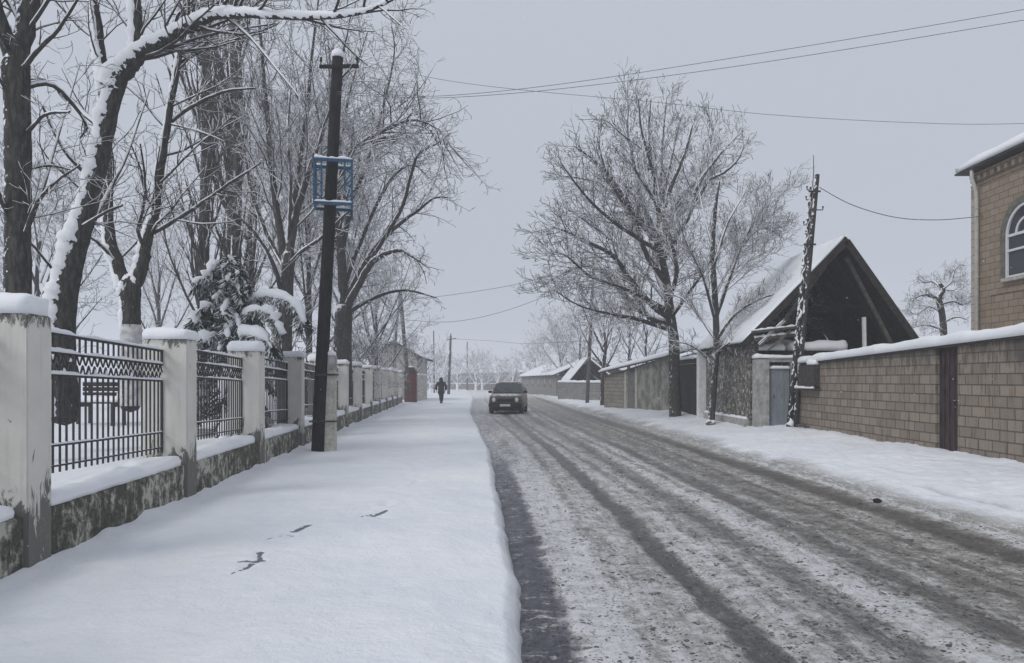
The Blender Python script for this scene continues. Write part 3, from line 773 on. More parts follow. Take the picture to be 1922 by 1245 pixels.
# 4. two poplars: dark upright trunks with steep twigs
for i, (px, Yp, w_) in enumerate(((382, 25, .17), (438, 24, .22))):
    def ex(R, px=px, Yp=Yp, w_=w_):
        out = []; b = Vector((P(px, 700, Yp).x, Yp, .4))
        sp = spec(seg=[8, 5, 3], num=[3.0, 3.6], ratio=[.42, .45], ang=[14, 20], trop=[.16, .10, .06], wob=[.05, .07, .1], rmin=.0085, lmin=.35)
        for k in range(62):
            z = 1.5 + 17 * R.random(); a = R.uniform(0, 2 * PI); an = R_(R.uniform(10, 34))
            d = Vector((math.cos(a) * math.sin(an), math.sin(a) * math.sin(an), math.cos(an)))
            L = R.uniform(1.4, 3.6) * (1 - max(0, z - 12) / 10)
            grow(R, out, Vector((0, 0, z)) + Vector((math.cos(a), math.sin(a), 0)) * .15, d, L, .05, 0, sp)
        return out
    make_tree('poplar_tree', ['tall columnar poplar behind the snowy conifer, the left of the pair', 'tall columnar poplar behind the snowy conifer, the right of the pair'][i], (P(px, 700, Yp).x, Yp, .4),
        [(P(px - 2, 760, Yp), w_ + .1), (P(px, 600, Yp), w_ + .02), (P(px + 2, 400, Yp), w_), (P(px + 6, 200, Yp), w_ * .9), (P(px + 2, 0, Yp), w_ * .75), (P(px, -160, Yp), w_ * .4)], [], SP, 21 + i,
        poplar_bark, twig_pop, 'columnar poplars in the park', extra=ex)

# 5. many-forked tree left of the tarred pole
Y0 = 22
make_tree('park_tree', 'many-forked tree behind the railings, between the snowy conifer and the black pole', (P(535, 690, Y0).x, Y0, .4),
    lim(Y0, (533, 740, 0, .27), (533, 620, 0, .24), (538, 520, 0, .21), (542, 480, 0, .19)),
    [lim(Y0, (538, 530, 0, .14), (548, 440, 0, .12), (565, 370, .1, .10), (590, 290, .3, .08), (612, 230, .5, .06), (640, 120, .8, .04), (660, 20, 1, .02)),
     lim(Y0, (535, 490, 0, .12), (520, 400, 0, .10), (508, 300, -.2, .08), (500, 200, -.3, .06), (490, 80, -.4, .04), (480, -40, -.4, .02)),
     lim(Y0, (545, 430, 0, .09), (560, 330, .3, .08), (575, 220, .5, .06), (585, 110, .6, .045), (600, -20, .8, .02)),
     lim(Y0, (532, 500, 0, .08), (500, 440, .3, .065), (470, 350, .6, .05), (455, 240, .9, .03)),
     lim(Y0, (540, 500, 0, .07), (570, 470, -.5, .06), (610, 440, -1, .045), (650, 400, -1.5, .025)),
     lim(Y0, (530, 560, 0, .07), (515, 500, -.5, .06), (480, 440, -.8, .04), (440, 400, -1.2, .02)),
     lim(Y0, (540, 460, 0, .06), (545, 350, -.4, .05), (540, 240, -.6, .035), (550, 120, -.8, .02))],
    spec(num=[3.2, 3.8, 3.8], ratio=[.42, .5, .5], rmin=.0075, ang=[36, 40, 45]), 31, bark_mid, twig_mid, 'bare trees in the park behind the fence', snowy=.35)

# 6. wide arching tree right of the black pole
Y0 = 27
make_tree('park_tree', 'wide arching tree whose branches reach out over the pavement right of the black pole', (P(642, 690, Y0).x, Y0, .4),
    lim(Y0, (642, 720, 0, .36), (643, 640, 0, .32), (645, 580, 0, .30)),
    [lim(Y0, (645, 590, 0, .2), (640, 480, 0, .16), (632, 380, 0, .13), (650, 300, 0, .10), (690, 262, -.5, .09), (735, 238, -1, .07), (780, 225, -1.5, .05), (825, 245, -2, .03), (845, 275, -2.2, .015)),
     lim(Y0, (648, 580, 0, .16), (670, 540, -.3, .13), (700, 490, -.6, .11), (745, 470, -1, .08), (780, 485, -1.4, .05), (805, 505, -1.8, .02)),
     lim(Y0, (650, 560, 0, .12), (700, 470, .3, .10), (750, 420, .6, .08), (785, 395, .8, .06), (815, 372, 1, .04), (848, 372, 1.2, .015)),
     lim(Y0, (690, 262, -.5, .05), (760, 250, -.2, .05), (740, 210, -.1, .045), (770, 180, 0, .035), (785, 130, 0, .022), (775, 90, .2, .012)),
     lim(Y0, (700, 480, 0, .08), (750, 400, -.5, .07), (770, 335, -.8, .06), (785, 290, -1, .05), (820, 270, -1.2, .03), (845, 250, -1.4, .012)),
     lim(Y0, (640, 480, 0, .12), (660, 380, .5, .10), (690, 300, .8, .07), (720, 200, 1.2, .05), (740, 100, 1.5, .03), (735, 50, 1.6, .02)),
     lim(Y0, (640, 500, 0, .10), (620, 400, 1, .08), (640, 260, 1.5, .06), (660, 160, 1.8, .04), (690, 60, 2, .02)),
     lim(Y0, (646, 590, 0, .10), (700, 560, 1, .08), (760, 545, 1.6, .05), (820, 560, 2, .02)),
     lim(Y0, (645, 540, 0, .10), (690, 420, 1, .08), (735, 335, 1.5, .06), (775, 310, 2, .04), (805, 335, 2.2, .015))],
    spec(num=[3.2, 3.8, 3.8], ratio=[.32, .5, .52], rmin=.008, ang=[45, 48, 45], trop=[.03, .0, -.02, -.04]), 32, bark_mid, twig_mid, 'bare trees in the park behind the fence', snowy=.3)

# generic trees, grown from a trunk
def free_tree(name, label, x, y, z0, H, spread, seed, mt, mc, group, tr=.2, n=9, low=.25, sp=None, an=(25, 60), lean=0, clear=.2, cat='tree'):
    R = random.Random(seed); b = Vector((x, y, z0))
    top = H * .62
    trunk = [(b + Vector((0, 0, -.3)), tr * 1.15), (b + Vector((0, 0, .5)), tr), (b + Vector((lean * .3, 0, top * .4)), tr * .8), (b + Vector((lean * .7 + R.gauss(0, .1), R.gauss(0, .1), top * .75)), tr * .5), (b + Vector((lean, 0, top)), tr * .35)]
    limbs = []
    for k in range(n):
        t = low + (1 - low) * (k / max(1, n - 1)) ** .9; z = top * t; a = k * 2.4 + R.uniform(-.5, .5)
        q = R_(an[1] + (an[0] - an[1]) * t); L = spread * (1.15 - .35 * t) / max(.45, math.sin(q)) if t < .9 else (H - z)
        L = min(L, (H - z) / max(.3, math.cos(q)) * .95)
        p = b + Vector((lean * t, 0, z)); d = Vector((math.cos(a) * math.sin(q), math.sin(a) * math.sin(q), math.cos(q))); r0 = tr * (.5 - .2 * t)
        pts = [(p, r0)]
        for j in range(1, 4):
            d = (d + Vector((0, 0, .10)) + Vector((R.gauss(0, .09), R.gauss(0, .09), R.gauss(0, .05)))).normalized(); p = p + d * L / 3; pts.append((p, max(.012, r0 * (1 - j / 3.4))))
        limbs.append(pts)
    return make_tree(name, label, tuple(b), trunk, limbs, sp or SP, seed, mt, mc, group, cat)

# right side: the big round crown
Y0 = 29.5; zt = .25
bx = P(1268, 700, Y0).x
make_tree('street_tree', 'largest bare tree on the right, with a broad round crown above the dark gateway', (bx, Y0, zt),
    lim(Y0, (1268, 795, 0, .26), (1266, 700, 0, .22), (1265, 640, 0, .21), (1258, 590, 0, .20), (1250, 520, 0, .15), (1240, 470, 0, .12), (1236, 400, 0, .095), (1227, 330, 0, .065), (1218, 260, 0, .04), (1222, 185, 0, .02)),
    [lim(Y0, (1262, 600, 0, .15), (1220, 570, -.4, .12), (1180, 520, -1, .10), (1150, 480, -1.4, .08), (1110, 458, -1.8, .06), (1065, 436, -2, .035), (1032, 425, -2.2, .015)),
     lim(Y0, (1262, 610, 0, .14), (1210, 590, .6, .11), (1160, 540, 1.2, .09), (1110, 500, 1.6, .065), (1060, 512, 2, .04), (1015, 540, 2.2, .015)),
     lim(Y0, (1260, 620, 0, .10), (1200, 600, -1, .08), (1150, 590, -1.6, .05), (1090, 575, -2.2, .03), (1040, 545, -2.6, .012)),
     lim(Y0, (1250, 530, 0, .12), (1215, 480, -.4, .10), (1190, 410, -.8, .085), (1165, 360, -1, .065), (1125, 310, -1.3, .045), (1078, 275, -1.5, .02)),
     lim(Y0, (1245, 500, 0, .12), (1225, 430, .5, .10), (1200, 370, 1, .08), (1190, 310, 1.4, .06), (1178, 245, 1.6, .035), (1182, 190, 1.7, .015)),
     lim(Y0, (1242, 490, 0, .13), (1270, 440, 0, .12), (1295, 400, 0, .11), (1308, 350, .2, .09), (1335, 310, .5, .06), (1365, 275, .8, .035), (1390, 250, .9, .015)),
     lim(Y0, (1300, 390, 0, .08), (1330, 340, -.6, .07), (1358, 325, -1, .055), (1385, 300, -1.4, .03), (1398, 270, -1.6, .012)),
     lim(Y0, (1238, 420, 0, .10), (1260, 350, -.5, .08), (1285, 290, -.8, .06), (1300, 235, -1, .03)),
     lim(Y0, (1236, 400, 0, .09), (1255, 320, .8, .075), (1268, 260, 1.3, .05), (1280, 215, 1.5, .02)),
     lim(Y0, (1225, 450, 0, .09), (1160, 370, 1, .07), (1110, 340, 1.6, .05), (1050, 330, 2, .03)),
     lim(Y0, (1235, 470, 0, .09), (1170, 430, -1.4, .07), (1110, 380, -2.2, .05), (1055, 310, -2.7, .02)),
     lim(Y0, (1205, 280, 0, .05), (1165, 250, -.5, .04), (1135, 225, -.6, .03), (1095, 225, -1, .012)),
     lim(Y0, (1255, 560, 0, .10), (1230, 500, 1.6, .08), (1260, 400, 2.4, .06), (1320, 320, 3, .03)),
     lim(Y0, (1255, 570, 0, .10), (1270, 500, -1.8, .08), (1240, 400, -2.6, .06), (1180, 300, -3.2, .03)),
     lim(Y0, (1232, 380, 0, .07), (1222, 310, -.8, .06), (1205, 250, -1.2, .04), (1198, 185, -1.4, .015)),
     lim(Y0, (1234, 400, 0, .07), (1240, 320, 1.2, .06), (1245, 250, 1.6, .04), (1252, 180, 1.8, .015)),
     lim(Y0, (1238, 430, 0, .07), (1285, 370, 1.6, .06), (1325, 300, 2.2, .04), (1340, 235, 2.5, .015)),
     lim(Y0, (1236, 440, 0, .07), (1180, 390, -1.8, .06), (1140, 330, -2.4, .04), (1120, 255, -2.6, .015)),
     lim(Y0, (1256, 585, 0, .09), (1180, 545, -1.8, .07), (1110, 520, -2.4, .05), (1065, 482, -2.8, .03), (1035, 472, -3, .012)),
     lim(Y0, (1254, 570, 0, .08), (1180, 480, 1.8, .06), (1120, 430, 2.6, .045), (1060, 390, 3, .02)),
     lim(Y0, (1258, 600, 0, .08), (1300, 540, -1, .06), (1340, 480, -1.6, .04), (1380, 420, -2, .02))],
    spec(num=[5.0, 5.4, 4.8], ratio=[.33, .50, .52], rmin=.0095, ang=[38, 40, 40], trop=[.05, .05, .04, .03], wob=[.09, .09, .11, .13], lmin=.22), 41, bark_mid, twig_brown, snowy=.25)

Y0 = 24.5
make_tree('street_tree', 'slender bare tree in front of the cobbled shed, lower and right of the largest tree', (P(1335, 700, Y0).x, Y0, .2),
    lim(Y0, (1334, 808, 0, .12), (1340, 720, 0, .105), (1345, 650, 0, .11), (1342, 560, 0, .10), (1338, 480, 0, .08), (1342, 400, 0, .06), (1350, 340, 0, .03)),
    [lim(Y0, (1344, 640, 0, .07), (1380, 590, -.3, .05), (1430, 560, -.8, .035), (1480, 545, -1, .015)),
     lim(Y0, (1343, 600, 0, .07), (1370, 520, 0, .06), (1395, 455, .3, .045), (1425, 400, .5, .03), (1450, 360, .7, .012)),
     lim(Y0, (1342, 560, 0, .06), (1380, 480, .4, .05), (1425, 430, .7, .035), (1465, 440, .8, .012)),
     lim(Y0, (1345, 640, 0, .06), (1310, 590, .4, .05), (1280, 560, .8, .03), (1240, 550, 1, .012)),
     lim(Y0, (1342, 600, 0, .06), (1320, 520, -.5, .045), (1290, 460, -.8, .03), (1270, 400, -1, .012)),
     lim(Y0, (1345, 650, 0, .06), (1400, 620, .8, .045), (1450, 600, 1.2, .03), (1500, 600, 1.4, .012)),
     lim(Y0, (1340, 500, 0, .05), (1365, 420, -.4, .04), (1400, 360, -.6, .02)),
     lim(Y0, (1340, 470, 0, .05), (1320, 400, .3, .035), (1310, 340, .5, .015)),
     lim(Y0, (1346, 660, 0, .05), (1380, 640, -1, .035), (1430, 650, -1.5, .02)),
     lim(Y0, (1348, 690, 0, .04), (1300, 650, -.5, .03), (1260, 640, -1, .012))],
    spec(num=[8.0, 7.5, 5.6], ratio=[.44, .5, .55], rmin=.0065, wob=[.08, .09, .1, .1], ang=[38, 42, 44], lmin=.2), 42, bark_mid, twig_mid, snowy=0)

free_tree('street_tree', 'small pale bare tree beside the block shed, below the thin grey pole', P(1132, 0, 44).x, 44, .15, 7.6, 1.9, 43, bark_mid, twig_mid, None, tr=.17, n=11, low=.42, sp=spec(num=[3, 3, 2.6], ratio=[.5, .5, .5], rmin=.012), an=(15, 62))
free_tree('garden_tree', 'rounded hazy tree behind the grey far wall, left of the gabled shed', P(1052, 0, 76).x, 76, .1, 8.6, 2.9, 44, twig_hazed, twig_hazed, 'hazy trees along the far street', tr=.22, n=15, low=.2, sp=spec(num=[3.4, 3.6, 2.8], ratio=[.5, .5, .5], rmin=.016, lmin=.35))
Y0 = 29
make_tree('garden_tree', 'gnarled bare fruit tree beside the brick house, behind the snow-topped wall', (P(1772, 700, Y0).x, Y0, .3),
    lim(Y0, (1774, 740, 0, .16), (1772, 640, 0, .13), (1768, 590, 0, .12), (1762, 560, 0, .11), (1770, 545, 0, .09), (1764, 533, 0, .06)),
    [lim(Y0, (1764, 565, 0, .07), (1745, 555, -.2, .06), (1725, 556, -.3, .04), (1712, 565, -.4, .015)),
     lim(Y0, (1768, 570, 0, .06), (1790, 565, .2, .055), (1805, 572, .3, .04), (1822, 566, .4, .015)),
     lim(Y0, (1766, 545, 0, .06), (1785, 530, -.2, .05), (1790, 510, -.2, .035), (1800, 498, -.3, .012)),
     lim(Y0, (1766, 540, 0, .05), (1750, 528, .3, .045), (1735, 530, .4, .03), (1720, 520, .5, .012)),
     lim(Y0, (1770, 590, 0, .05), (1745, 575, .4, .04), (1720, 590, .5, .03), (1702, 580, .6, .012)),
     lim(Y0, (1771, 605, 0, .05), (1795, 595, -.4, .04), (1815, 600, -.5, .02)),
     lim(Y0, (1768, 560, 0, .05), (1775, 545, .8, .04), (1790, 545, 1.2, .03), (1810, 530, 1.4, .012)),
     lim(Y0, (1771, 620, 0, .05), (1740, 610, -.6, .04), (1712, 615, -.8, .02))],
    spec(num=[9, 9, 7], ratio=[.55, .5, .5], wob=[.2, .22, .22, .22], ang=[50, 52, 50], rmin=.0065, lmin=.2, trop=[.05, .04, .02, .02]), 45, bark_mid, twig_mid)
free_tree('garden_tree', 'thin bare tree behind the block shed, right of the thin grey pole', P(1180, 0, 50).x, 50, .2, 9, 2.0, 46, bark_mid, twig_mid, None, tr=.14, n=10, low=.3, sp=spec(num=[2.4, 2.6, 2.2], rmin=.012, lmin=.3))

# left: more of the park
for i, (px, Y, H, sp_, lab) in enumerate([(580, 33, 15, 3.4, 'tall bare tree directly behind the black pole'),
        (475, 31, 15, 3.0, 'tall bare tree deep in the park, right of the poplars'), (705, 44, 9.0, 3.0, 'low bushy tree near the far end of the fence'),
        (300, 42, 12, 2.6, 'thin bare tree seen between the low fork and the poplars'), (75, 30, 11, 2.6, 'thin bare tree far behind the leaning snow-plastered tree'), (655, 37, 13, 3.4, 'tall bare tree behind the wide arching tree')]):
    free_tree('park_tree', lab, P(px, 0, Y).x, Y, .35, H, sp_, 60 + i, bark_mid, twig_mid, 'bare trees in the park behind the fence', tr=.17, n=13, low=.2, sp=spec(num=[2.8, 3.2, 3.0], ratio=[.5, .5, .5], rmin=.009, lmin=.3), an=(12, 52))
for i, (px, Y, H, sp_, lab) in enumerate([(705, 41, 3.6, 2.0, 'snow-laden bush overhanging the far fence pillars'), (728, 46, 3.9, 1.8, 'snow-laden bush beside the red booth'),
        (792, 55, 4.4, 1.5, 'snow-laden bush between the red booth and the pale cottage'),
        (690, 34, 3.7, 1.5, 'snow-laden bush behind the pillars right of the black pole'), (585, 24, 3.2, 1.3, 'dark bush just behind the black pole')]):
    free_tree('garden_bush', lab, P(px, 0, Y).x - .8, Y, .35, H, sp_, 80 + i, bark_mid, m_bark('bush_twigs' + str(i), thr=.22), 'snowy bushes behind the fence', tr=.07, n=14, low=.08, sp=spec(num=[4, 3.6, 3], ratio=[.5, .5, .5], rmin=.011, lmin=.25), an=(25, 75), cat='bush')

# ---------------------------------------------------------------- snow-laden conifer
def conifer():
    R = random.Random(5); Y0 = 16.5; b = Vector((P(432, 0, Y0).x, Y0, .4))
    root = empty('conifer', tuple(b), 0, 'young conifer with drooping snow-laden boughs behind the second and third railings', 'tree')
    m = MB(); m.tube([(0, 0, -.3), (.02, 0, 1), (0, 0, 2.4), (.05, 0, 4.4)], [.12, .10, .07, .02], 8); m.build('trunk', bark_mid, root, True)
    H = 4.25
    arcs = []
    def px(a, z, dY=0): q = P(a, z, Y0 + dY); return q - b
    # boughs traced from the photograph
    arcs.append(([px(440, 595), px(480, 562), px(530, 562, -.3), px(562, 585, -.4), px(570, 615, -.5)], .13))
    arcs.append(([px(440, 615), px(475, 588, -.5), px(505, 590, -.7), px(522, 615, -.8), px(528, 645, -.8)], .13))
    arcs.append(([px(430, 655), px(450, 632, -.7), px(490, 635, -.9), px(512, 660, -1)], .15))
    arcs.append(([px(432, 530), px(410, 500), px(385, 520, -.3), px(365, 538, -.4)], .12))
    arcs.append(([px(430, 600), px(395, 575, -.5), px(372, 590, -.6), px(365, 612, -.7)], .12))
    arcs.append(([px(430, 650), px(400, 632, -.8), px(375, 645, -.9), px(362, 668, -1)], .14))
    for k in range(66):
        t = (k + .5) / 66; z = .35 + (H - .7) * t ** .9; a = k * 2.399 + R.uniform(-.4, .4); L = (1.5 * (1 - t) + .30) * R.uniform(.65, 1.05) * (.6 if math.cos(a) > .3 and t < .5 else 1.0)
        d = Vector((math.cos(a), math.sin(a), 0)); p0 = Vector((0, 0, z))
        pts = [p0]
        for j in range(1, 6):
            s = j / 5; pts.append(p0 + d * L * s + Vector((0, 0, L * (.42 * s - .80 * s * s))))
        arcs.append((pts, .05 + .07 * (1 - t)))
    fol_v = []; fol_q = []; sn = []; wood = []
    for pts, r in arcs:
        p, rr = smooth_poly(pts, [r * .8] + [r] * (len(pts) - 2) + [r * .55], 4)
        wood.append((p, [.018] * len(p)))
        n = len(p)
        # snow in irregular pillows along the bough
        rad = []; 
        for i in range(n): rad.append(rr[i] * (.72 + .5 * R.random()) * (0.3 if R.random() < .27 else 1))
        rad[0] *= .5; rad[-1] *= .45
        sn.append(([q + Vector((R.gauss(0, .015), R.gauss(0, .015), r * .5)) for q in p], rad))
        for i in range(n):
            t = (p[min(i + 1, n - 1)] - p[max(i - 1, 0)]).normalized(); sd = t.cross(Vector((0, 0, 1)))
            if sd.length < .1: sd = Vector((1, 0, 0))
            sd.normalize()
            for _ in range(38):
                side = R.choice((-1, 1)); ln = R.uniform(.10, .26) * (r / .1) ** .5
                q0 = p[i] + t * R.uniform(-.08, .08) + sd * side * R.uniform(0, r * .9) + Vector((0, 0, R.uniform(-.02, .03)))
                q1 = q0 + (sd * side * R.uniform(.1, .9) + t * R.uniform(-.1, .7) + Vector((0, 0, R.uniform(-1.1, -.05)))).normalized() * ln
                w_ = perp((q1 - q0).normalized(), R) * .014
                k0 = len(fol_v); fol_v += [q0 - w_, q0 + w_, q1 + w_ * .4, q1 - w_ * .4]; fol_q.append((k0, k0 + 1, k0 + 2, k0 + 3))
    mesh_arrays('foliage', [tuple(v) for v in fol_v], fol_q, needle_m, root, False)
    tubes('boughs', wood, 5, bark_mid, root); tubes('snow', sn, 9, snow_m, root, .12)
conifer()
#@@PART2@@
# ---------------------------------------------------------------- right side buildings
def top_z(y): return 2.27 - .026 * (y - 12)
bw_ = empty('block_wall', (8.2, 0, 0), 0, 'long tan stone block garden wall under thick snow, with a narrow dark brown door', 'wall')
for ya, yb in ((3.0, 13.72), (14.42, 21.3)):
    m = MB(); m.hexa([(0, ya, -.2), (.3, ya, -.2), (.3, yb, -.2), (0, yb, -.2), (0, ya, top_z(ya)), (.3, ya, top_z(ya)), (.3, yb, top_z(yb)), (0, yb, top_z(yb))])
    m.build('wall', wall_m, bw_)
m = MB(); m.hexa([(-.06, 3, top_z(3) + .001), (.38, 3, top_z(3) + .001), (.38, 21.35, top_z(21.35) + .001), (-.06, 21.35, top_z(21.35) + .001), (-.06, 3, top_z(3) + .05), (.38, 3, top_z(3) + .05), (.38, 21.35, top_z(21.35) + .05), (-.06, 21.35, top_z(21.35) + .05)])
m.build('coping', slate_m, bw_)
m = MB(); a, b = top_z(3) + .045, top_z(21.35) + .045
snow_quad(m, [(-.10, 3, a), (.42, 3, a), (.42, 21.4, b), (-.10, 21.4, b)], .20, 10, 260, 401, .28, 1.6)
m.build('snow', snow_m, bw_, True)
m = MB(); m.box(.07, .12, 13.73, 14.41, .05, top_z(14.4) - .005)
for y in (13.75, 13.92, 14.09, 14.25, 14.38): m.box(.05, .07, y - .012, y + .012, .05, top_z(14.4) - .01)
d = m.build('door', brown_m, bw_)
m = MB(); m.tube([(.03, 13.84, 1.1), (-.01, 13.84, 1.1), (-.01, 13.84, 1.22), (.03, 13.84, 1.22)], .012, 6); m.build('handle', iron_m, d)
mb_ = empty('meter_box', (8.2, 20.4, 0), 0, 'small dark metal meter box with snow on its shelf, on the block wall', 'box')
m = MB(); m.box(-.16, -.003, -.55, .55, 1.42, 2.02); m.build('housing', slate_m, mb_, bevel=.01)
m = MB(); m.box(-.26, -.003, -.6, .6, 1.34, 1.38); sh = m.build('shelf', slate_m, mb_)
m = MB(); snow_quad(m, [(-.27, -.62, 1.38), (-.165, -.62, 1.38), (-.165, .62, 1.38), (-.27, .62, 1.38)], .07, 4, 24, 402, .8); snow_quad(m, [(-.18, -.56, 2.02), (-.01, -.56, 2.02), (-.01, -.05, 2.02), (-.18, -.05, 2.02)], .12, 5, 14, 403, 1); sep(m, 'snow', snow_m, mb_, True)

# narrow yard gate
yg = empty('yard_gate', (7.2, 22.0, 0), 0, 'narrow pale blue-grey metal yard gate between rendered posts', 'gate')
m = MB(); m.box(0, .40, 0, .35, -.1, 2.22); m.build('gatepost', render_m, yg, bevel=.01)
m = MB(); m.box(1.05, 1.16, .02, .30, -.1, 2.2); m.build('gatepost', render_m, yg, bevel=.01)
m = MB(); m.box(.401, 1.2, .05, .3, 2.14, 2.25); m.build('lintel', render_m, yg)
m = MB(); m.box(.46, 1.02, .12, .16, .12, 1.94)
for x in (.47, .66, .85, 1.0): m.box(x - .012, x + .012, .105, .12, .12, 1.94)
lf = m.build('leaf', metal_m, yg)
m = MB(); m.tube([(.55, .10, 1.05), (.55, .06, 1.05), (.55, .06, 1.17), (.55, .10, 1.17)], .01, 6); m.build('handle', iron_m, lf)
m = MB(); snow_quad(m, [(.42, .06, 1.94), (1.04, .06, 1.94), (1.04, .2, 1.94), (.42, .2, 1.94)], .09, 14, 4, 410, .6); snow_quad(m, [(-.03, .0, 2.25), (1.25, .0, 2.25), (1.25, .35, 2.25), (-.03, .35, 2.25)], .11, 24, 8, 411, .5)
sep(m, 'snow', snow_m, yg, True)

def gable_roof_building(name, label, cat, xl, xr, xa, y0, y1, ze_l, ze_r, za, wall_m_, open_front=False, snow=.16, over=.35, group=None, wz0=-.2, roofm=None, base=None):
    """gable faces the camera side (y0); eaves run along y. coordinates are world, offset to the thing's base"""
    root = empty(name, (xl, y0, 0), 0, label, cat, group); ox, oy = xl, y0
    L = lambda x, y, z: (x - ox, y - oy, z)
    m = MB(); t = .25
    m.hexa([L(xl, y0, wz0), L(xl + t, y0, wz0), L(xl + t, y1, wz0), L(xl, y1, wz0), L(xl, y0, ze_l - .1), L(xl + t, y0, ze_l - .1), L(xl + t, y1, ze_l - .1), L(xl, y1, ze_l - .1)]).build('wall', wall_m_, root)
    m = MB(); m.hexa([L(xr - t, y0, wz0), L(xr, y0, wz0), L(xr, y1, wz0), L(xr - t, y1, wz0), L(xr - t, y0, ze_r - .1), L(xr, y0, ze_r - .1), L(xr, y1, ze_r - .1), L(xr - t, y1, ze_r - .1)]).build('wall', wall_m_, root)
    m = MB(); m.prism([L(xl + t + .003, y1 - t, wz0), L(xr - t - .003, y1 - t, wz0), L(xr - t - .003, y1 - t, ze_r - .1), L(xa, y1 - t, za - .1), L(xl + t + .003, y1 - t, ze_l - .1)], (0, t, 0)).build('gable', roofm or wall_m_, root)
    if not open_front:
        m = MB(); m.prism([L(xl + t + .003, y0, wz0), L(xr - t - .003, y0, wz0), L(xr - t - .003, y0, ze_r - .1), L(xa, y0, za - .1), L(xl + t + .003, y0, ze_l - .1)], (0, t, 0)).build('gable', roofm or wall_m_, root)
    # roof planes
    rf = MB()
    sl = (za - ze_l) / (xa - xl); sr = (za - ze_r) / (xr - xa)
    pl_ = [L(xl - over, y0 - .3, ze_l - over * sl), L(xa, y0 - .3, za), L(xa, y1 + .3, za), L(xl - over, y1 + .3, ze_l - over * sl)]
    pr_ = [L(xa, y0 - .3, za), L(xr + over, y0 - .3, ze_r - over * sr), L(xr + over, y1 + .3, ze_r - over * sr), L(xa, y1 + .3, za)]
    for q in (pl_, pr_): rf.hexa([(x, y, z) for x, y, z in q] + [(x, y, z + .09) for x, y, z in q])
    roof = rf.build('roof', barn_m if open_front else slate_m, root)
    s = MB()
    for k, q in enumerate((pl_, pr_)):
        q2 = [(x, y, z + .092) for x, y, z in q]
        snow_quad(s, q2, snow, 26, 60, 500 + k + int(y0), .25, 1.5)
    sep(s, 'snow', snow_m, root, True)
    return root, L, roof

barn, L, roof = gable_roof_building('barn', 'old barn with a steep open dark gable and cobbled street wall under a snowy roof', 'barn', 7.17, 12.2, 9.92, 22.45, 27.55, 2.9, 2.55, 5.78, cobble_m, True, .15, .25, roofm=barn_m)
# loft floor, rafters, beams inside the open gable
m = MB(); m.box(.26, 4.77, .25, 4.84, 2.36, 2.5); m.build('loft_floor', barn_m, barn)
m = MB(); snow_quad(m, [(1.2, .15, 2.5), (3.1, .15, 2.5), (2.7, 1.6, 2.5), (1.2, 2.2, 2.5)], .36, 24, 14, 420, .6, 1.2); m.build('drifted_snow', snow_m, barn, True)
apx = 9.92 - 7.17
for k, y in enumerate((.9, 1.9, 2.9, 3.8)):
    m = MB(); m.bar((.25, y, 2.78), (apx - .05, y, 5.62), .12, .14); m.bar((apx + .05, y, 5.62), (4.78, y, 2.45), .12, .14); m.bar((1.3, y + .1, 3.9), (4.0, y + .1, 3.9), .1, .1); m.build('rafter', barn_m, barn)
rr_ = random.Random(9)
m = MB(); m.bar((.5, -.12, 2.72), (2.30, .1, 5.05), .09, .10); m.bar((2.95, .1, 5.3), (4.35, .1, 2.6), .09, .10); m.build('brace', beam_m, barn)
m = MB(); m.bar((3.45, .02, 2.42), (3.43, .02, 3.50), .09, .09); m.build('post', whitepost_m, barn)
m = MB(); m.bar((0.0, -.35, 2.80), (1.35, -.3, 2.96), .09, .09); m.bar((.15, -.42, 2.62), (1.0, -.2, 3.35), .07, .07); m.bar((.45, -.30, 2.50), (1.05, -.45, 3.05), .07, .07)
m.bar((-.1, -.45, 3.02), (1.4, -.38, 3.18), .07, .07); m.build('fallen_beams', beam_m, barn)
m = MB()
for a, b, r in (((0.0, -.35, 2.88), (1.35, -.3, 3.04), .05), ((.1, -.42, 2.68), (.95, -.2, 3.42), .035), ((-.1, -.45, 3.07), (1.3, -.38, 3.23), .04)):
    a = Vector(a); b = Vector(b); p = [a.lerp(b, i / 14) for i in range(15)]; m.tube(p, [r * rr_.uniform(.3, 1.2) for _ in p], 7)
snow_quad(m, [(.2, .0, 2.5), (1.1, .0, 2.5), (1.1, .6, 2.5), (.2, .6, 2.5)], .16, 12, 8, 421, .8, 3)
m.build('beam_snow', snow_m, barn, True)
m = MB(); m.hexa([(-.30, -.32, 2.55), (-.22, -.32, 2.55), (apx, -.32, 5.58), (apx, -.32, 5.50), (-.30, -.28, 2.55), (-.22, -.28, 2.55), (apx, -.28, 5.58), (apx, -.28, 5.50)])
m = MB(); m.bar((-.28, -.33, 2.66), (apx, -.33, 5.73), .05, .2); m.bar((apx, -.33, 5.73), (5.2, -.33, 2.25), .05, .2); m.build('bargeboard', dark_m, barn)
m = MB(); m.box(0.26, 4.77, .0, .2, -.2, 2.35); m.build('end_wall', cobble_m, barn)
m = MB(); m.box(-.14, -.003, .1, 4.95, -.1, .42); m.build('footing', render_m, barn)
m = MB(); snow_quad(m, [(-.15, .1, .42), (-.004, .1, .42), (-.004, 4.95, .42), (-.15, 4.95, .42)], .07, 4, 50, 422, .8); m.build('footing_snow', snow_m, barn, True)

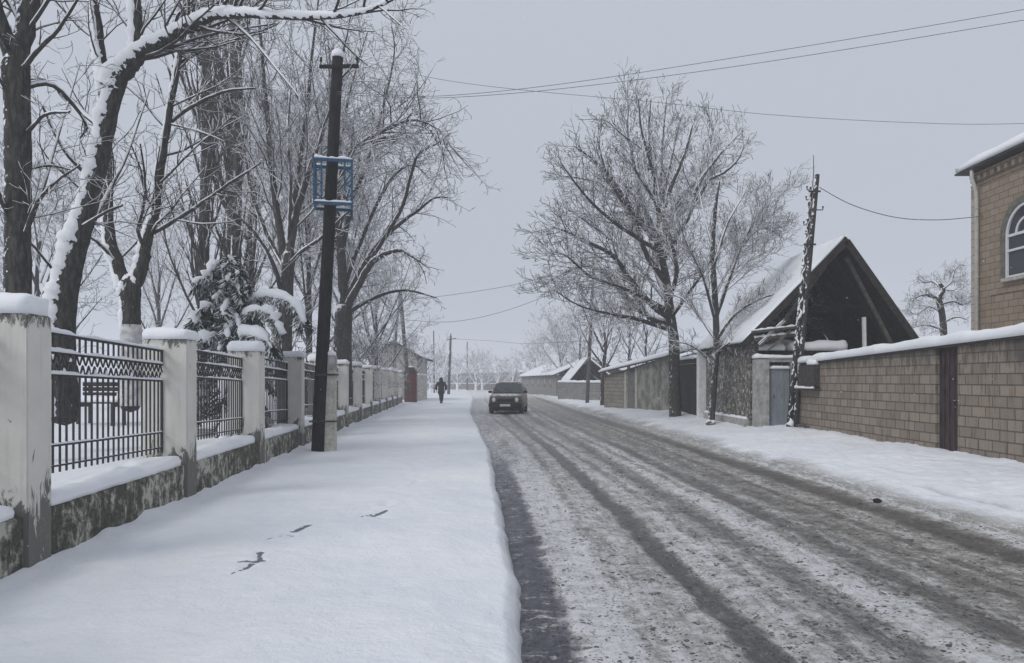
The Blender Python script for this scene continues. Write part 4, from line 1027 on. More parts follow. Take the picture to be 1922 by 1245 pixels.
# dark gateway
gw = empty('gateway', (7.1, 28.05, 0), 0, 'dark timber gateway with one pale post, behind the trunk of the largest tree', 'gate')
m = MB(); m.box(-.16, .16, -.36, .0, -.1, 2.6); p = m.build('gatepost', whitepost_m, gw, bevel=.01)
m = MB(); m.box(.12, .2, .03, 5.2, .0, 2.25)
for k in range(22): m.box(.09, .12, .1 + k * .235, .1 + k * .235 + .2, .05, 2.22)
m.build('leaf', dark_m, gw)
m = MB(); m.box(0, .25, .01, 5.3, 2.3, 2.45); m.build('lintel', dark_m, gw)
m = MB(); snow_quad(m, [(-.2, -.4, 2.6), (.2, -.4, 2.6), (.2, .04, 2.6), (-.2, .04, 2.6)], .14, 8, 8, 430, .4); snow_quad(m, [(-.03, .05, 2.45), (.28, .05, 2.45), (.28, 5.3, 2.45), (-.03, 5.3, 2.45)], .13, 6, 50, 431, .5); sep(m, 'snow', snow_m, gw, True)

# block shed with sloping snowy roof
bs = empty('block_shed', (7.15, 33.6, 0), math.atan2(2.05, 7.9), 'low shed of grey blocks and stained render with a snowy lean-to roof', 'shed')
m = MB(); m.hexa([(0, 5.2, -.2), (.25, 5.2, -.2), (.25, 8.1, -.2), (0, 8.1, -.2), (0, 5.2, 2.0), (.25, 5.2, 2.0), (.25, 8.1, 1.9), (0, 8.1, 1.9)]); m.build('wall', shedwall_m, bs)
m = MB(); m.hexa([(0, 0, -.2), (.25, 0, -.2), (.25, 3.6, -.2), (0, 3.6, -.2), (0, 0, 2.6), (.25, 0, 2.6), (.25, 3.6, 2.25), (0, 3.6, 2.25)]); m.build('wall', m_plain('stained_render', (.27, .26, .23), .9, .2, .45, 2.2, bump=.01), bs)
m = MB(); m.hexa([(.25, 7.9, -.2), (4, 7.9, -.2), (4, 8.1, -.2), (.25, 8.1, -.2), (.25, 7.9, 1.9), (4, 7.9, 3.0), (4, 8.1, 3.0), (.25, 8.1, 1.9)]); m.hexa([(.25, 0, -.2), (4, 0, -.2), (4, .2, -.2), (.25, .2, -.2), (.25, 0, 2.6), (4, 0, 3.5), (4, .2, 3.5), (.25, .2, 2.6)]); sep(m, 'side_wall', shedwall_m, bs)
m = MB(); m.box(-.04, .2, 3.62, 3.84, -.1, 2.2); m.build('gatepost', conc_m, bs); m = MB(); m.box(-.04, .2, 4.95, 5.18, -.1, 2.05); m.build('gatepost', conc_m, bs)
m = MB(); m.box(.06, .1, 3.85, 4.94, .1, 2.0); d = m.build('door', m_plain('shed_door', (.17, .165, .16), .7, .3, .3, 6, stretch=(1, 8, 1)), bs)
m = MB(); m.tube([(.05, 4.1, 1.0), (.0, 4.1, 1.0), (.0, 4.1, 1.12), (.05, 4.1, 1.12)], .012, 6); m.build('handle', iron_m, d)
q = [(-.3, -.2, 2.58), (4.0, -.2, 3.7), (4.0, 8.3, 3.05), (-.3, 8.3, 1.88)]
q2 = [(-.3, -.2, 2.62), (4.0, -.2, 3.7), (4.0, 8.3, 3.05), (-.3, 8.3, 1.95)]
m = MB(); m.hexa([(x, y, z) for x, y, z in q2] + [(x, y, z + .07) for x, y, z in q2]); m.build('roof', slate_m, bs)
m = MB(); snow_quad(m, [(x, y, z + .072) for x, y, z in q2], .17, 24, 50, 440, .35, 1.6); m.build('snow', snow_m, bs, True)

# garden wall and little gabled shed further on
fw = empty('garden_wall', (5.9, 52.5, 0), math.atan2(2.1, 9.5), 'low grey garden wall capped with snow in front of the small gabled shed', 'wall')
m = MB(); m.box(0, .25, -8.2, 9.7, -.2, 1.42); m.build('wall', farwall_m, fw)
m = MB(); snow_quad(m, [(-.06, -8.25, 1.42), (.31, -8.25, 1.42), (.31, 9.75, 1.42), (-.06, 9.75, 1.42)], .17, 6, 70, 450, .4); m.build('snow', snow_m, fw, True)
gable_roof_building('gabled_shed', 'small shed with a dark gable and snowy roof behind the low garden wall', 'shed', 4.9, 8.2, 6.2, 61, 70, 1.75, 1.7, 3.35, farwall_m, True, .18, .3, roofm=barn_m)
lh = empty('low_house', (4.2, 71, 0), math.atan2(2.9, 29), 'long low grey house with a snowy roof on the right beyond the vehicle', 'house')
m = MB(); m.box(0, 7, 0, 29, -.2, 2.0); w1 = m.build('wall', farwall_m, lh)
m = MB()
for y in (3, 7, 12, 17, 22): m.box(-.02, -.003, y, y + .9, .9, 1.7)
sep(m, 'window', glass_m, w1)
m = MB(); m.hexa([(-.3, -.3, 1.98), (3.5, -.3, 3.6), (3.5, 29.3, 3.6), (-.3, 29.3, 1.98), (-.3, -.3, 2.08), (3.5, -.3, 3.7), (3.5, 29.3, 3.7), (-.3, 29.3, 2.08)]); m.hexa([(3.5, -.3, 3.6), (7.3, -.3, 1.98), (7.3, 29.3, 1.98), (3.5, 29.3, 3.6), (3.5, -.3, 3.7), (7.3, -.3, 2.08), (7.3, 29.3, 2.08), (3.5, 29.3, 3.7)])
m.prism([(0, 0, 1.99), (7, 0, 1.99), (3.5, 0, 3.55)], (0, .2, 0)); m.build('roof', slate_m, lh)
m = MB(); snow_quad(m, [(-.35, -.4, 2.09), (3.5, -.4, 3.71), (3.5, 29.4, 3.71), (-.35, 29.4, 2.09)], .22, 14, 50, 460, .3); snow_quad(m, [(3.5, -.4, 3.71), (7.35, -.4, 2.09), (7.35, 29.4, 2.09), (3.5, 29.4, 3.71)], .22, 14, 50, 461, .3); sep(m, 'snow', snow_m, lh, True)

# brick house, upper right
hs_ = empty('stone_house', (13.65, 22.1, 0), 0, 'two-storey tan block house with an arched white window and snowy roof', 'house')
m = MB(); m.box(0, 9, -12, 0, -.2, 7.64); m.build('wall', house_m, hs_)
m = MB(); m.box(-.03, .34, -.30, .03, -.2, 7.28); m.build('quoins', quoin_m, hs_)
m = MB()
for z, h, pr in ((7.56, .12, .06), (7.29, .06, .035)):
    m.box(-pr, 9 + pr, -12 - pr, pr, z, z + h)
k = 0
while k < 40:
    y = -.10 - k * .30; m.box(-.13, -.0, y - .13, y, 7.40, 7.555); k += 1
for k in range(28): m.box(.1 + k * .32, .23 + k * .32, .0, .12, 7.40, 7.555)
m.build('cornice', house_m, hs_)
m = MB(); o_ = .34; ev = 7.74
a = [(-o_, -12 - o_, ev), (9 + o_, -12 - o_, ev), (9 + o_, o_, ev), (-o_, o_, ev)]
m.add(a + [(x, y, z + .05) for x, y, z in a] + [(4.5, -8, 9.6), (4.5, -4, 9.6)], [(3, 2, 1, 0), (0, 1, 5, 4), (1, 2, 6, 5), (2, 3, 7, 6), (3, 0, 4, 7), (4, 5, 8), (5, 6, 9, 8), (6, 7, 9), (7, 4, 8, 9)])
m.build('roof', slate_m, hs_)
m = MB()
s_ = .055
snow_quad(m, [(-o_ - .03, -12 - o_, ev + s_), (4.5, -8, 9.6 + .005), (4.5, -4, 9.6 + .005), (-o_ - .03, o_, ev + s_)], .27, 14, 40, 470, .12, .8)
snow_quad(m, [(-o_, o_ + .03, ev + s_), (4.5, -4, 9.605), (4.5, -4.01, 9.605), (9 + o_, o_ + .03, ev + s_)], .20, 14, 40, 471, .12, .8)
sep(m, 'snow', snow_m, hs_, True)
m = MB(); m.tube([(-o_ + .08, -.38, 7.73), (-.26, -.38, 7.5), (-.14, -.38, 7.10), (-.12, -.38, 6.9), (-.12, -.38, .3)], .055, 8)
for z in (6.6, 4.6, 2.6): m.tube([(-.12, -.38, z - .02), (-.12, -.38, z + .02)], .07, 8)
m.build('drainpipe', pipe_m, hs_, True)
m = MB(); m.box(-.025, -.003, -11.6, -.75, 4.02, 4.12); m.box(-.02, -.003, -.86, -.80, 2.2, 4.02); m.box(-.02, -.003, -11.6, -.75, 2.95, 3.02); m.build('string_course', house_m, hs_)
def arched(cy, z0, zs, r, root):
    """arched window: moulding, glass, frame, sill on the street face at local x=0; cy centre"""
    N = 18; arc = [(math.cos(a), math.sin(a)) for a in [PI * i / N for i in range(N + 1)]]
    def ring(ro, ri, x0, x1, mm, foot=True):
        out = [(cy + ro * c_, zs + ro * s_) for c_, s_ in arc]; inn = [(cy + ri * c_, zs + ri * s_) for c_, s_ in arc]
        if foot: out = [(cy + ro, z0)] + out + [(cy - ro, z0)]; inn = [(cy + ri, z0)] + inn + [(cy - ri, z0)]
        n = len(out)
        for i in range(n - 1):
            (a0, b0), (a1, b1), (c0, d0), (c1, d1) = out[i], out[i + 1], inn[i], inn[i + 1]
            mm.hexa([(x0, a0, b0), (x0, a1, b1), (x0, c1, d1), (x0, c0, d0), (x1, a0, b0), (x1, a1, b1), (x1, c1, d1), (x1, c0, d0)])
    mm = MB(); ring(r + .20, r + .02, -.09, -.003, mm); mo = mm.build('window_moulding', mould_m, root)
    mm = MB(); mm.prism([(-.012, cy + r, z0)] + [(-.012, cy + r * c_, zs + r * s_) for c_, s_ in arc] + [(-.012, cy - r, z0)], (.009, 0, 0))
    fr = MB(); ring(r + .015, r - .06, -.06, -.014, fr)
    for (ya, yb, za, zb) in ((cy - .035, cy + .035, z0 + .06, zs + r - .06), (cy - r + .06, cy + r - .06, zs - .035, zs + .035), (cy - r + .06, cy - .036, z0 + (zs - z0) * .62, z0 + (zs - z0) * .62 + .06), (cy + .036, cy + r - .06, z0 + (zs - z0) * .62, z0 + (zs - z0) * .62 + .06), (cy - r + .06, cy + r - .06, z0, z0 + .06)):
        fr.box(-.055, -.014, ya, yb, za, zb)
    ri = r * .5
    out = [(cy + (ri + .03) * c_, zs + (ri + .03) * s_) for c_, s_ in arc]; inn = [(cy + (ri - .03) * c_, zs + (ri - .03) * s_) for c_, s_ in arc]
    for i in range(N): fr.hexa([(-.05, *out[i]), (-.05, *out[i + 1]), (-.05, *inn[i + 1]), (-.05, *inn[i]), (-.016, *out[i]), (-.016, *out[i + 1]), (-.016, *inn[i + 1]), (-.016, *inn[i])])
    wn = fr.build('window', frame_m, root); mm.build('pane', glass_m, wn)
    si = MB(); si.box(-.14, -.003, cy - r - .1, cy + r + .1, z0 - .09, z0 - .003); si.build('sill', conc_m, wn)
arched(-2.35, 4.40, 5.55, .78, hs_)
arched(-6.4, 4.40, 5.55, .78, hs_)

# ---------------------------------------------------------------- poles, cables
def pole(name, label, base, top, r0, r1, mat, cat='utility pole', group=None):
    root = empty(name, tuple(base), 0, label, cat, group); b = Vector(base); t = Vector(top) - b
    m = MB(); m.tube([t * (i / 8) + Vector((0, 0, -.3 if i == 0 else 0)) for i in range(9)], [r0 + (r1 - r0) * i / 8 for i in range(9)], 12); m.build('pole', mat, root, True)
    return root, b, t
Yp = 16.7
root, b, t = pole('utility_pole', 'tall black tarred pole with a blue bracket, strapped to a concrete stub beside the fence', P(596, 846, Yp), P(634, 108, Yp), .155, .125, pole_m)
m = MB(); m.box(.15, .38, -.04, .24, -.3, 2.12); m.build('concrete_stub', conc_m, root, bevel=.012)
m = MB(); m.box(.145, .385, -.05, .25, 1.80, 2.13); m.build('stub_collar', render_m, root, bevel=.01)
m = MB(); snow_quad(m, [(.14, -.05, 2.13), (.39, -.05, 2.13), (.39, .25, 2.13), (.14, .25, 2.13)], .12, 7, 7, 480, .4)
m.tube([t + Vector((0, 0, z)) for z in (-.01, .04, .12, .17, .2)], [.135, .15, .13, .08, .02], 12); sep(m, 'snow', snow_m, root, True)
m = MB()
for z in (.66, 1.7):
    x = t.x * z / t.z + .0
    for (A_, B_) in (((x - .17, -.17, z), (.40, -.08, z)), ((x - .17, .17, z), (.40, .26, z)), ((x - .17, -.17, z), (x - .17, .17, z)), ((.40, -.08, z), (.40, .26, z))): m.bar(A_, B_, .02, .04)
sep(m, 'wire_strap', iron_m, root)
q = P(603, 131, Yp) - b; q2 = P(676, 130, Yp) - b; q.y = q2.y = -.16
m = MB(); m.bar(q, q2, .06, .07)
for tt in (.04, .96):
    c_ = q.lerp(q2, tt); m.tube([c_, c_ + Vector((0, 0, .10)), c_ + Vector((0, 0, .13)), c_ + Vector((0, 0, .2))], [.012, .012, .03, .025], 8)
m.bar(q.lerp(q2, .85), Vector((t.x + .02, -.14, q.z - .35)), .025, .025); m.build('crossarm', pole_m, root)
fr = MB(); cx = (P(626, 350, Yp) - b).x; z0 = (P(0, 388, Yp) - b).z; z1 = (P(0, 308, Yp) - b).z
W_ = .40; D_ = .30; rot = Matrix.Rotation(R_(12), 3, 'Z')
def fp(x, y, z): v = rot @ Vector((x, y, 0)); return (cx + v.x, v.y, z)
for sx_ in (-1, 1):
    for sy_ in (-1, 1):
        fr.bar(fp(sx_ * W_, sy_ * D_, z0 - (.22 if sx_ > 0 and sy_ > 0 else .03)), fp(sx_ * W_, sy_ * D_, z1 + .02), .045, .045)
for z in (z0, z1):
    for s1 in (-1, 1):
        fr.bar(fp(-W_ - .02, s1 * D_, z), fp(W_ + .02, s1 * D_, z), .05, .06); fr.bar(fp(s1 * W_, -D_, z), fp(s1 * W_, D_, z), .05, .06)
for sx_ in (-1, 1):
    fr.bar(fp(sx_ * (W_ - .15), -D_, z0 if sx_ < 0 else z0 + .3), fp(sx_ * (W_ - .15), -D_, z1), .035, .035)
    for k in range(6):
        za = z0 + (z1 - z0) * (k + .3) / 6; fr.bar(fp(sx_ * W_, -D_, za), fp(sx_ * (W_ - .15), -D_, za + .08 * (-1) ** k), .025, .025)
        fr.bar(fp(sx_ * W_, -D_, za), fp(sx_ * W_, D_, za + .1 * (-1) ** k), .025, .025)
fr.bar(fp(W_, -D_, z1 - .25), fp(W_ - .22, -D_, z0 + .35), .03, .03)
bf = fr.build('blue_bracket', blue_m, root)
m = MB()
for s1 in (-1, 1):
    for z, h in ((z1 + .032, .06), (z0 + .032, .045)):
        a_ = Vector(fp(-W_, s1 * D_, z)); c_ = Vector(fp(W_, s1 * D_, z)); dv = Vector((0, .035, 0))
        snow_quad(m, [a_ - dv, c_ - dv, c_ + dv, a_ + dv], h, 24, 3, 481, 1.2, 6)
sep(m, 'bracket_snow', snow_m, bf, True)

Yq = 21.2
root, b, t = pole('utility_pole', 'snow-plastered twin-timber pole in front of the barn and the narrow yard gate', P(1491, 800, Yq), P(1534, 328, Yq), .085, .065, m_bark('plastered_timber', (.04, .038, .037), (.09, .085, .08), thr=.85, amp=2.2, nsc=10, soft=.05, wind=(-.75, -.3, .3)))
m = MB(); m.tube([Vector((-.17, 0, -.2)), t * .5 + Vector((-.15, 0, 0)), t * .95 + Vector((-.13, 0, 0))], [.08, .07, .055], 8); m.build('second_timber', iced_m, root, True)
m = MB(); m.tube([t * .92 + Vector((-.1, 0, 0)), t * 1.0 + Vector((-.1, 0, .1)), t * 1.0 + Vector((-.11, 0, .55))], [.012, .012, .008], 6)
for z, sx_ in ((.90, -1), (.94, -1), (.86, 1), (.80, -1)):
    c_ = t * z; m.tube([c_, c_ + Vector((sx_ * .25, 0, 0)), c_ + Vector((sx_ * .25, 0, .10))], [.02, .018, .03], 6)
sep(m, 'insulator_bracket', iron_m, root)
m = MB()
for z in (.93, .72, .52, .30): c_ = t * z; m.bar(c_ + Vector((-.24, -.1, 0)), c_ + Vector((.1, -.1, 0)), .03, .05)
sep(m, 'clamp', iron_m, root)
m = MB()
c_ = [t * (k / 60) + Vector((-.16 + .05 * math.sin(k * 1.7), -.055, .02)) for k in range(60)]
m.tube(c_, [.12, .07] + [.006 + .034 * rr_.random() ** 3 for _ in range(56)] + [.02, .01], 7)
m.build('snow', snow_m, root, True)

root, b, t = pole('utility_pole', 'thin grey pole rising behind the left branches of the largest tree', P(1102, 752, 50), P(1115, 482, 50), .13, .09, greypole_m)
m = MB(); m.bar(t + Vector((-.5, 0, -.3)), t + Vector((.5, 0, -.3)), .08, .08)
for x in (-.45, 0, .45): m.tube([t + Vector((x, 0, -.26)), t + Vector((x, 0, -.05))], [.02, .05], 6)
m.build('crossarm', greypole_m, root)
root, b, t = pole('utility_pole', 'leaning pole with a shorter strut beside it, above the red booth', P(767, 735, 50.5), P(751, 546, 50.5), .14, .12, greypole_m)
m = MB(); a_ = P(751, 568, 50.5) - b; m.tube([a_, P(745, 600, 50.3) - b, P(738, 728, 50) - b], [.07, .08, .09], 8); m.build('strut', greypole_m, root)
m = MB(); q = P(748, 568, 50.4) - b; m.bar(q, P(764, 563, 50.4) - b, .08, .08); m.build('crossarm', greypole_m, root)
root, b, t = pole('utility_pole', 'far pole with a snowy diagonal stay, right of the walking person', P(842, 735, 84), P(846, 632, 84), .17, .12, greypole_m)
m = MB(); m.tube([P(845, 655, 84) - b, P(820, 732, 83) - b], .07, 7); m.build('stay', m_bark('stay_bark', thr=-.2), root)
m = MB(); m.bar(t + Vector((-.5, 0, -.4)), t + Vector((.6, 0, -.2)), .1, .1); m.tube([t + Vector((0, 0, 0)), t + Vector((0, 0, .35))], [.1, .05], 6); m.build('crossarm', greypole_m, root)
pole('utility_pole', 'thin bare pole directly above the walking person', P(815, 733, 90), P(814, 621, 90), .10, .07, greypole_m)
pole('utility_pole', 'faint grey pole farthest down the street, left of the vehicle', P(877, 730, 125), P(877, 642, 125), .12, .09, greypole_m)

def cable(label, pts, r=.0062):
    p = [P(*a) for a in pts]; q, _ = smooth_poly(p, [1] * len(p), 10); b = q[0].copy()
    m = MB(); m.tube([x - b for x in q], r, 5); o = m.build('overhead_cable', wire_m, None, True); o.location = b
    tag(o, label, 'cable', 'overhead cables')
cable('upper of the pair of cables climbing from the black pole to the upper right corner', [(628, 172, 16.6), (740, 179, 16.4), (850, 179, 16.2), (1060, 157, 15.9), (1400, 105, 15.2), (1922, 18, 14), (2600, -110, 12.5)])
cable('lower of the pair of cables climbing from the black pole to the upper right corner', [(626, 176, 16.6), (740, 182, 16.4), (850, 183, 16.2), (1060, 166, 15.9), (1400, 122, 15.2), (1922, 38, 14), (2600, -80, 12.5)])
cable('faint cable crossing behind the crown of the largest tree, sagging towards the right edge', [(700, 120, 31), (820, 148, 31), (970, 168, 30.5), (1250, 194, 30), (1440, 215, 29), (1700, 230, 28), (1922, 232, 27), (2400, 210, 25)], .010)
cable('sagging cable from the snow-plastered pole to the wall of the block house', [(1538, 352, 21.2), (1600, 385, 21.3), (1680, 408, 21.4), (1760, 413, 21.5), (1845, 406, 21.6)], .012)
cable('cable rising from the leaning pole towards the thin grey pole', [(764, 563, 50.4), (860, 552, 50.4), (985, 530, 50.3), (1113, 487, 50)], .016)
cable('lowest cable above the street, between the leaning pole and the thin grey pole', [(756, 600, 50.5), (850, 604, 50.4), (960, 580, 50.3), (1112, 520, 50)], .016)
cable('faint far cable running right from the pole with the snowy stay', [(846, 636, 84), (920, 640, 82), (985, 645, 78), (1106, 640, 50)], .018)

# ---------------------------------------------------------------- things along the street
o = empty('booth', (-7.45, 51.6, 0), 0, 'narrow rusty red booth with a dark top at the far end of the fence', 'booth')
m = MB(); m.box(0, .8, 0, .8, -.1, 2.1); m.build('body', red_m, o, bevel=.03)
m = MB(); m.box(.08, .72, -.03, -.002, .1, 1.95); m.box(.12, .68, -.045, -.031, 1.05, 1.85); m.build('door', red_m, o)
m = MB(); m.add([(-.06, -.06, 2.1), (.86, -.06, 2.1), (.86, .86, 2.1), (-.06, .86, 2.1), (.2, .2, 2.5), (.6, .2, 2.5), (.6, .6, 2.5), (.2, .6, 2.5)], [(3, 2, 1, 0), (4, 5, 6, 7), (0, 1, 5, 4), (1, 2, 6, 5), (2, 3, 7, 6), (3, 0, 4, 7)]); m.build('roof', dark_m, o)
m = MB(); snow_quad(m, [(.2, .2, 2.5), (.6, .2, 2.5), (.6, .6, 2.5), (.2, .6, 2.5)], .1, 6, 6, 490, .4); m.build('snow', snow_m, o, True)
o = empty('cottage', (-11.0, 58, 0), 0, 'pale rendered cottage with a snowy roof behind the red booth', 'house')
m = MB(); m.box(0, 3.6, 0, 7, -.2, 3.4); m.prism([(0.001, 0.001, 3.4), (3.599, 0.001, 3.4), (1.8, 0.001, 4.5)], (0, 6.9, 0)); wl = m.build('wall', m_plain('stained_plaster', (.33, .32, .29), .9, .2, .3, 2), o)
m = MB(); m.box(1.1, 1.9, -.03, -.002, 1.2, 2.3); m.build('window', glass_m, wl)
for nm in ('roof',):
    m = MB(); m.hexa([(-.4, -.3, 3.25), (1.8, -.3, 4.55), (1.8, 7.3, 4.55), (-.4, 7.3, 3.25), (-.4, -.3, 3.4), (1.8, -.3, 4.7), (1.8, 7.3, 4.7), (-.4, 7.3, 3.4)])
    m.hexa([(1.8, -.3, 4.55), (4.1, -.3, 3.2), (4.1, 7.3, 3.2), (1.8, 7.3, 4.55), (1.8, -.3, 4.7), (4.1, -.3, 3.35), (4.1, 7.3, 3.35), (1.8, 7.3, 4.7)]); m.build('roof', dark_m, o)
m = MB(); snow_quad(m, [(-.42, -.25, 3.41), (1.8, -.25, 4.71), (1.8, 7.3, 4.71), (-.42, 7.3, 3.41)], .12, 12, 20, 491, .4); snow_quad(m, [(1.8, -.25, 4.71), (4.12, -.25, 3.36), (4.12, 7.3, 3.36), (1.8, 7.3, 4.71)], .12, 12, 20, 492, .4); sep(m, 'snow', snow_m, o, True)
o = empty('rendered_wall', (-7.5, 54.5, 0), 0, 'short pale rendered wall between the red booth and the open snow', 'wall')
m = MB(); m.box(0, .25, 0, 9, -.2, 2.0); m.build('wall', ply_m, o); m = MB(); snow_quad(m, [(-.05, -.05, 2.0), (.3, -.05, 2.0), (.3, 9.05, 2.0), (-.05, 9.05, 2.0)], .14, 5, 30, 493, .4); m.build('snow', snow_m, o, True)

# park bench seen through the first railing
bn = empty('park_bench', tuple((P(190, 0, 20).x, 20, .36)), R_(-8), 'dark park bench heaped with snow, seen through the nearest railing', 'bench')
m = MB()
for y in (-.22, -.08, .06): m.box(-.68, .68, y - .055, y + .055, .62, .66)
m.build('seat', dark_m, bn)
m = MB()
for z in (.86, 1.0, 1.13): m.box(-.68, .68, .17, .20, z - .055, z + .055)
m.build('backrest', dark_m, bn)
for x in (-.5, .5):
    m = MB(); m.box(x - .04, x + .04, -.26, -.18, -.2, .618); m.box(x - .04, x + .04, .202, .26, -.2, 1.15); m.box(x - .04, x + .04, -.18, .202, .53, .615); m.build('leg', iron_m, bn)
m = MB(); snow_quad(m, [(-.7, -.28, .66), (.7, -.28, .66), (.7, .16, .66), (-.7, .16, .66)], .16, 30, 10, 494, .3); snow_quad(m, [(-.7, .14, 1.185), (.7, .14, 1.185), (.7, .25, 1.185), (-.7, .25, 1.185)], .13, 30, 4, 495, .3); sep(m, 'snow', snow_m, bn, True)

# plank lying beside the snow-plastered pole, a stone on the road
m = MB(); m.box(-.05, .05, -.75, .0, 0, .05); m.box(-.045, .045, -.3, -.2, .0511, .07); o = m.build('plank', beam_m, None, bevel=.006); o.location = (8.02, 21.0, .30); o.rotation_euler = (0, R_(4), R_(28)); tag(o, 'weathered plank half buried in snow at the foot of the snow-plastered pole', 'plank')
def rock(name, label, loc, r, mat, seed, sn=0):
    b = bmesh.new(); bmesh.ops.create_icosphere(b, subdivisions=3, radius=r); R = random.Random(seed); o3 = Vector((R.random() * 9, R.random() * 9, 0))
    from mathutils import noise
    for v in b.verts: v.co *= 1 + .35 * noise.noise(v.co / r * 1.3 + o3); v.co.z *= .7
    me = bpy.data.meshes.new(name); b.to_mesh(me); b.free(); o = link_mesh(name, me, mat); o.location = loc; tag(o, label, 'rock'); return o
rock('stone', 'small black stone in the gutter track on the right of the road', (5.12, 10.45, -.09), .055, dark_m, 2)
rock('stone', 'snow-dusted stone at the foot of the slender tree', (6.42, 24.1, .22), .16, m_plain('snowy_stone', (.14, .135, .13), .9, .2, .4, 8, snow=(.45, .2, .8, 5)), 3)

# ---------------------------------------------------------------- far end of the street
fwall = empty('far_fence', (-32, 132, 0), R_(-3), 'long low dark fence across the far end of the street', 'fence')
m = MB(); m.box(0, 36, 0, .2, -.3, 1.0)
for k in range(19): m.box(k * 2 - .1, k * 2 + .1, -.05, .25, -.3, 1.15)
m.build('panel', farwall_m, fwall)
m = MB(); snow_quad(m, [(0, -.06, 1.0), (36, -.06, 1.0), (36, .26, 1.0), (0, .26, 1.0)], .12, 120, 3, 496, .3); m.build('snow', snow_m, fwall, True)
for i, (px, Y, wd, hh, lab) in enumerate([(745, 140, 9, 3.0, 'hazy snowy-roofed house at the far left end of the street'), (925, 165, 14, 3.2, 'hazy snowy-roofed house beyond the vehicle'), (870, 185, 10, 3.0, 'hazy snowy-roofed house in the middle of the far street'), (985, 150, 8, 3.2, 'hazy snowy-roofed house just left of the far rounded tree')]):
    X0 = P(px, 0, Y).x
    o = empty('house', (X0, Y, 0), 0, lab, 'house', 'hazy houses at the far end of the street')
    m = MB(); m.box(-wd / 2, wd / 2, 0, 7, -.3, hh); m.prism([(-wd / 2 + .001, .001, hh), (-wd / 2 + .001, 6.999, hh), (-wd / 2 + .001, 3.5, hh + 2)], (wd - .002, 0, 0)); wl = m.build('wall', farwall_m, o)
    for k in (-1, 0, 1):
        m = MB(); m.box(k * wd * .3 - .5, k * wd * .3 + .5, -.03, -.002, 1.1, 2.3); m.build('window', glass_m, o)
    m = MB(); z_ = hh - .1; m.hexa([(-wd / 2 - .3, -.4, z_), (wd / 2 + .3, -.4, z_), (wd / 2 + .3, 3.5, hh + 2.1), (-wd / 2 - .3, 3.5, hh + 2.1), (-wd / 2 - .3, -.4, z_ + .12), (wd / 2 + .3, -.4, z_ + .12), (wd / 2 + .3, 3.5, hh + 2.22), (-wd / 2 - .3, 3.5, hh + 2.22)])
    m.hexa([(-wd / 2 - .3, 3.5, hh + 2.1), (wd / 2 + .3, 3.5, hh + 2.1), (wd / 2 + .3, 7.4, z_), (-wd / 2 - .3, 7.4, z_), (-wd / 2 - .3, 3.5, hh + 2.22), (wd / 2 + .3, 3.5, hh + 2.22), (wd / 2 + .3, 7.4, z_ + .12), (-wd / 2 - .3, 7.4, z_ + .12)]); rf = m.build('roof', slate_m, o)
    m = MB(); m.box(wd * .2, wd * .2 + .6, 3, 3.6, hh + 1.6, hh + 3.0); m.build('chimney', farwall_m, rf)
    m = MB(); snow_quad(m, [(-wd / 2 - .35, -.5, z_ + .121), (wd / 2 + .35, -.5, z_ + .121), (wd / 2 + .35, 3.5, hh + 2.221), (-wd / 2 - .35, 3.5, hh + 2.221)], .25, 30, 10, 497 + i, .3); m.build('snow', snow_m, rf, True)
far_sp = spec(num=[1.9, 2.2, 2.0], ratio=[.5, .5, .5], rmin=.025, lmin=.5)
FT = [(798, 78, 7.5, 2.2, 'hazy bare tree left of the thin pole above the walking person'), (808, 96, 7.5, 2.4, 'hazy bare tree behind the walking person'), (893, 118, 7.5, 2.6, 'hazy bare tree behind the middle of the far fence'),
      (905, 128, 8.5, 2.6, 'tallest of the hazy bare trees behind the far fence'), (935, 138, 6.5, 3, 'hazy bare tree above the vehicle roof'), (962, 130, 7, 3, 'hazy bare tree right of the vehicle roof'),
      (990, 120, 8.5, 2.6, 'hazy bare tree over the roof of the long low house'), (1010, 112, 11, 2.6, 'tall hazy tree behind the long low house'), (858, 122, 6.5, 2.4, 'hazy bare tree right of the pole with the stay'),
      (772, 105, 6.5, 2.6, 'hazy bare tree over the pale cottage'), (832, 110, 6.5, 2.4, 'hazy bare tree between the two far poles')]
for i, (px, Y, H, s_, lab) in enumerate(FT):
    free_tree('garden_tree', lab, P(px, 0, Y).x, Y, -.1, H * .8, s_, 110 + i, twig_hazed, twig_hazed, 'hazy trees along the far street', tr=.2, n=10, low=.15, sp=far_sp, an=(15, 60))
# trees beyond the walls on the right, and deep in the park
for i, (px, Y, H, s_, lab) in enumerate([(1090, 66, 9, 2.2, 'thin bare tree behind the small gabled shed'), (1215, 46, 7.5, 2.4, 'low bare tree behind the block shed roof')]):
    free_tree('garden_tree', lab, P(px, 0, Y).x, Y, 0, H, s_, 130 + i, bark_mid, twig_mid, 'bare trees behind the right-hand sheds', tr=.14, n=10, low=.25, sp=spec(num=[2.2, 2.6, 2.2], rmin=.014, lmin=.35))
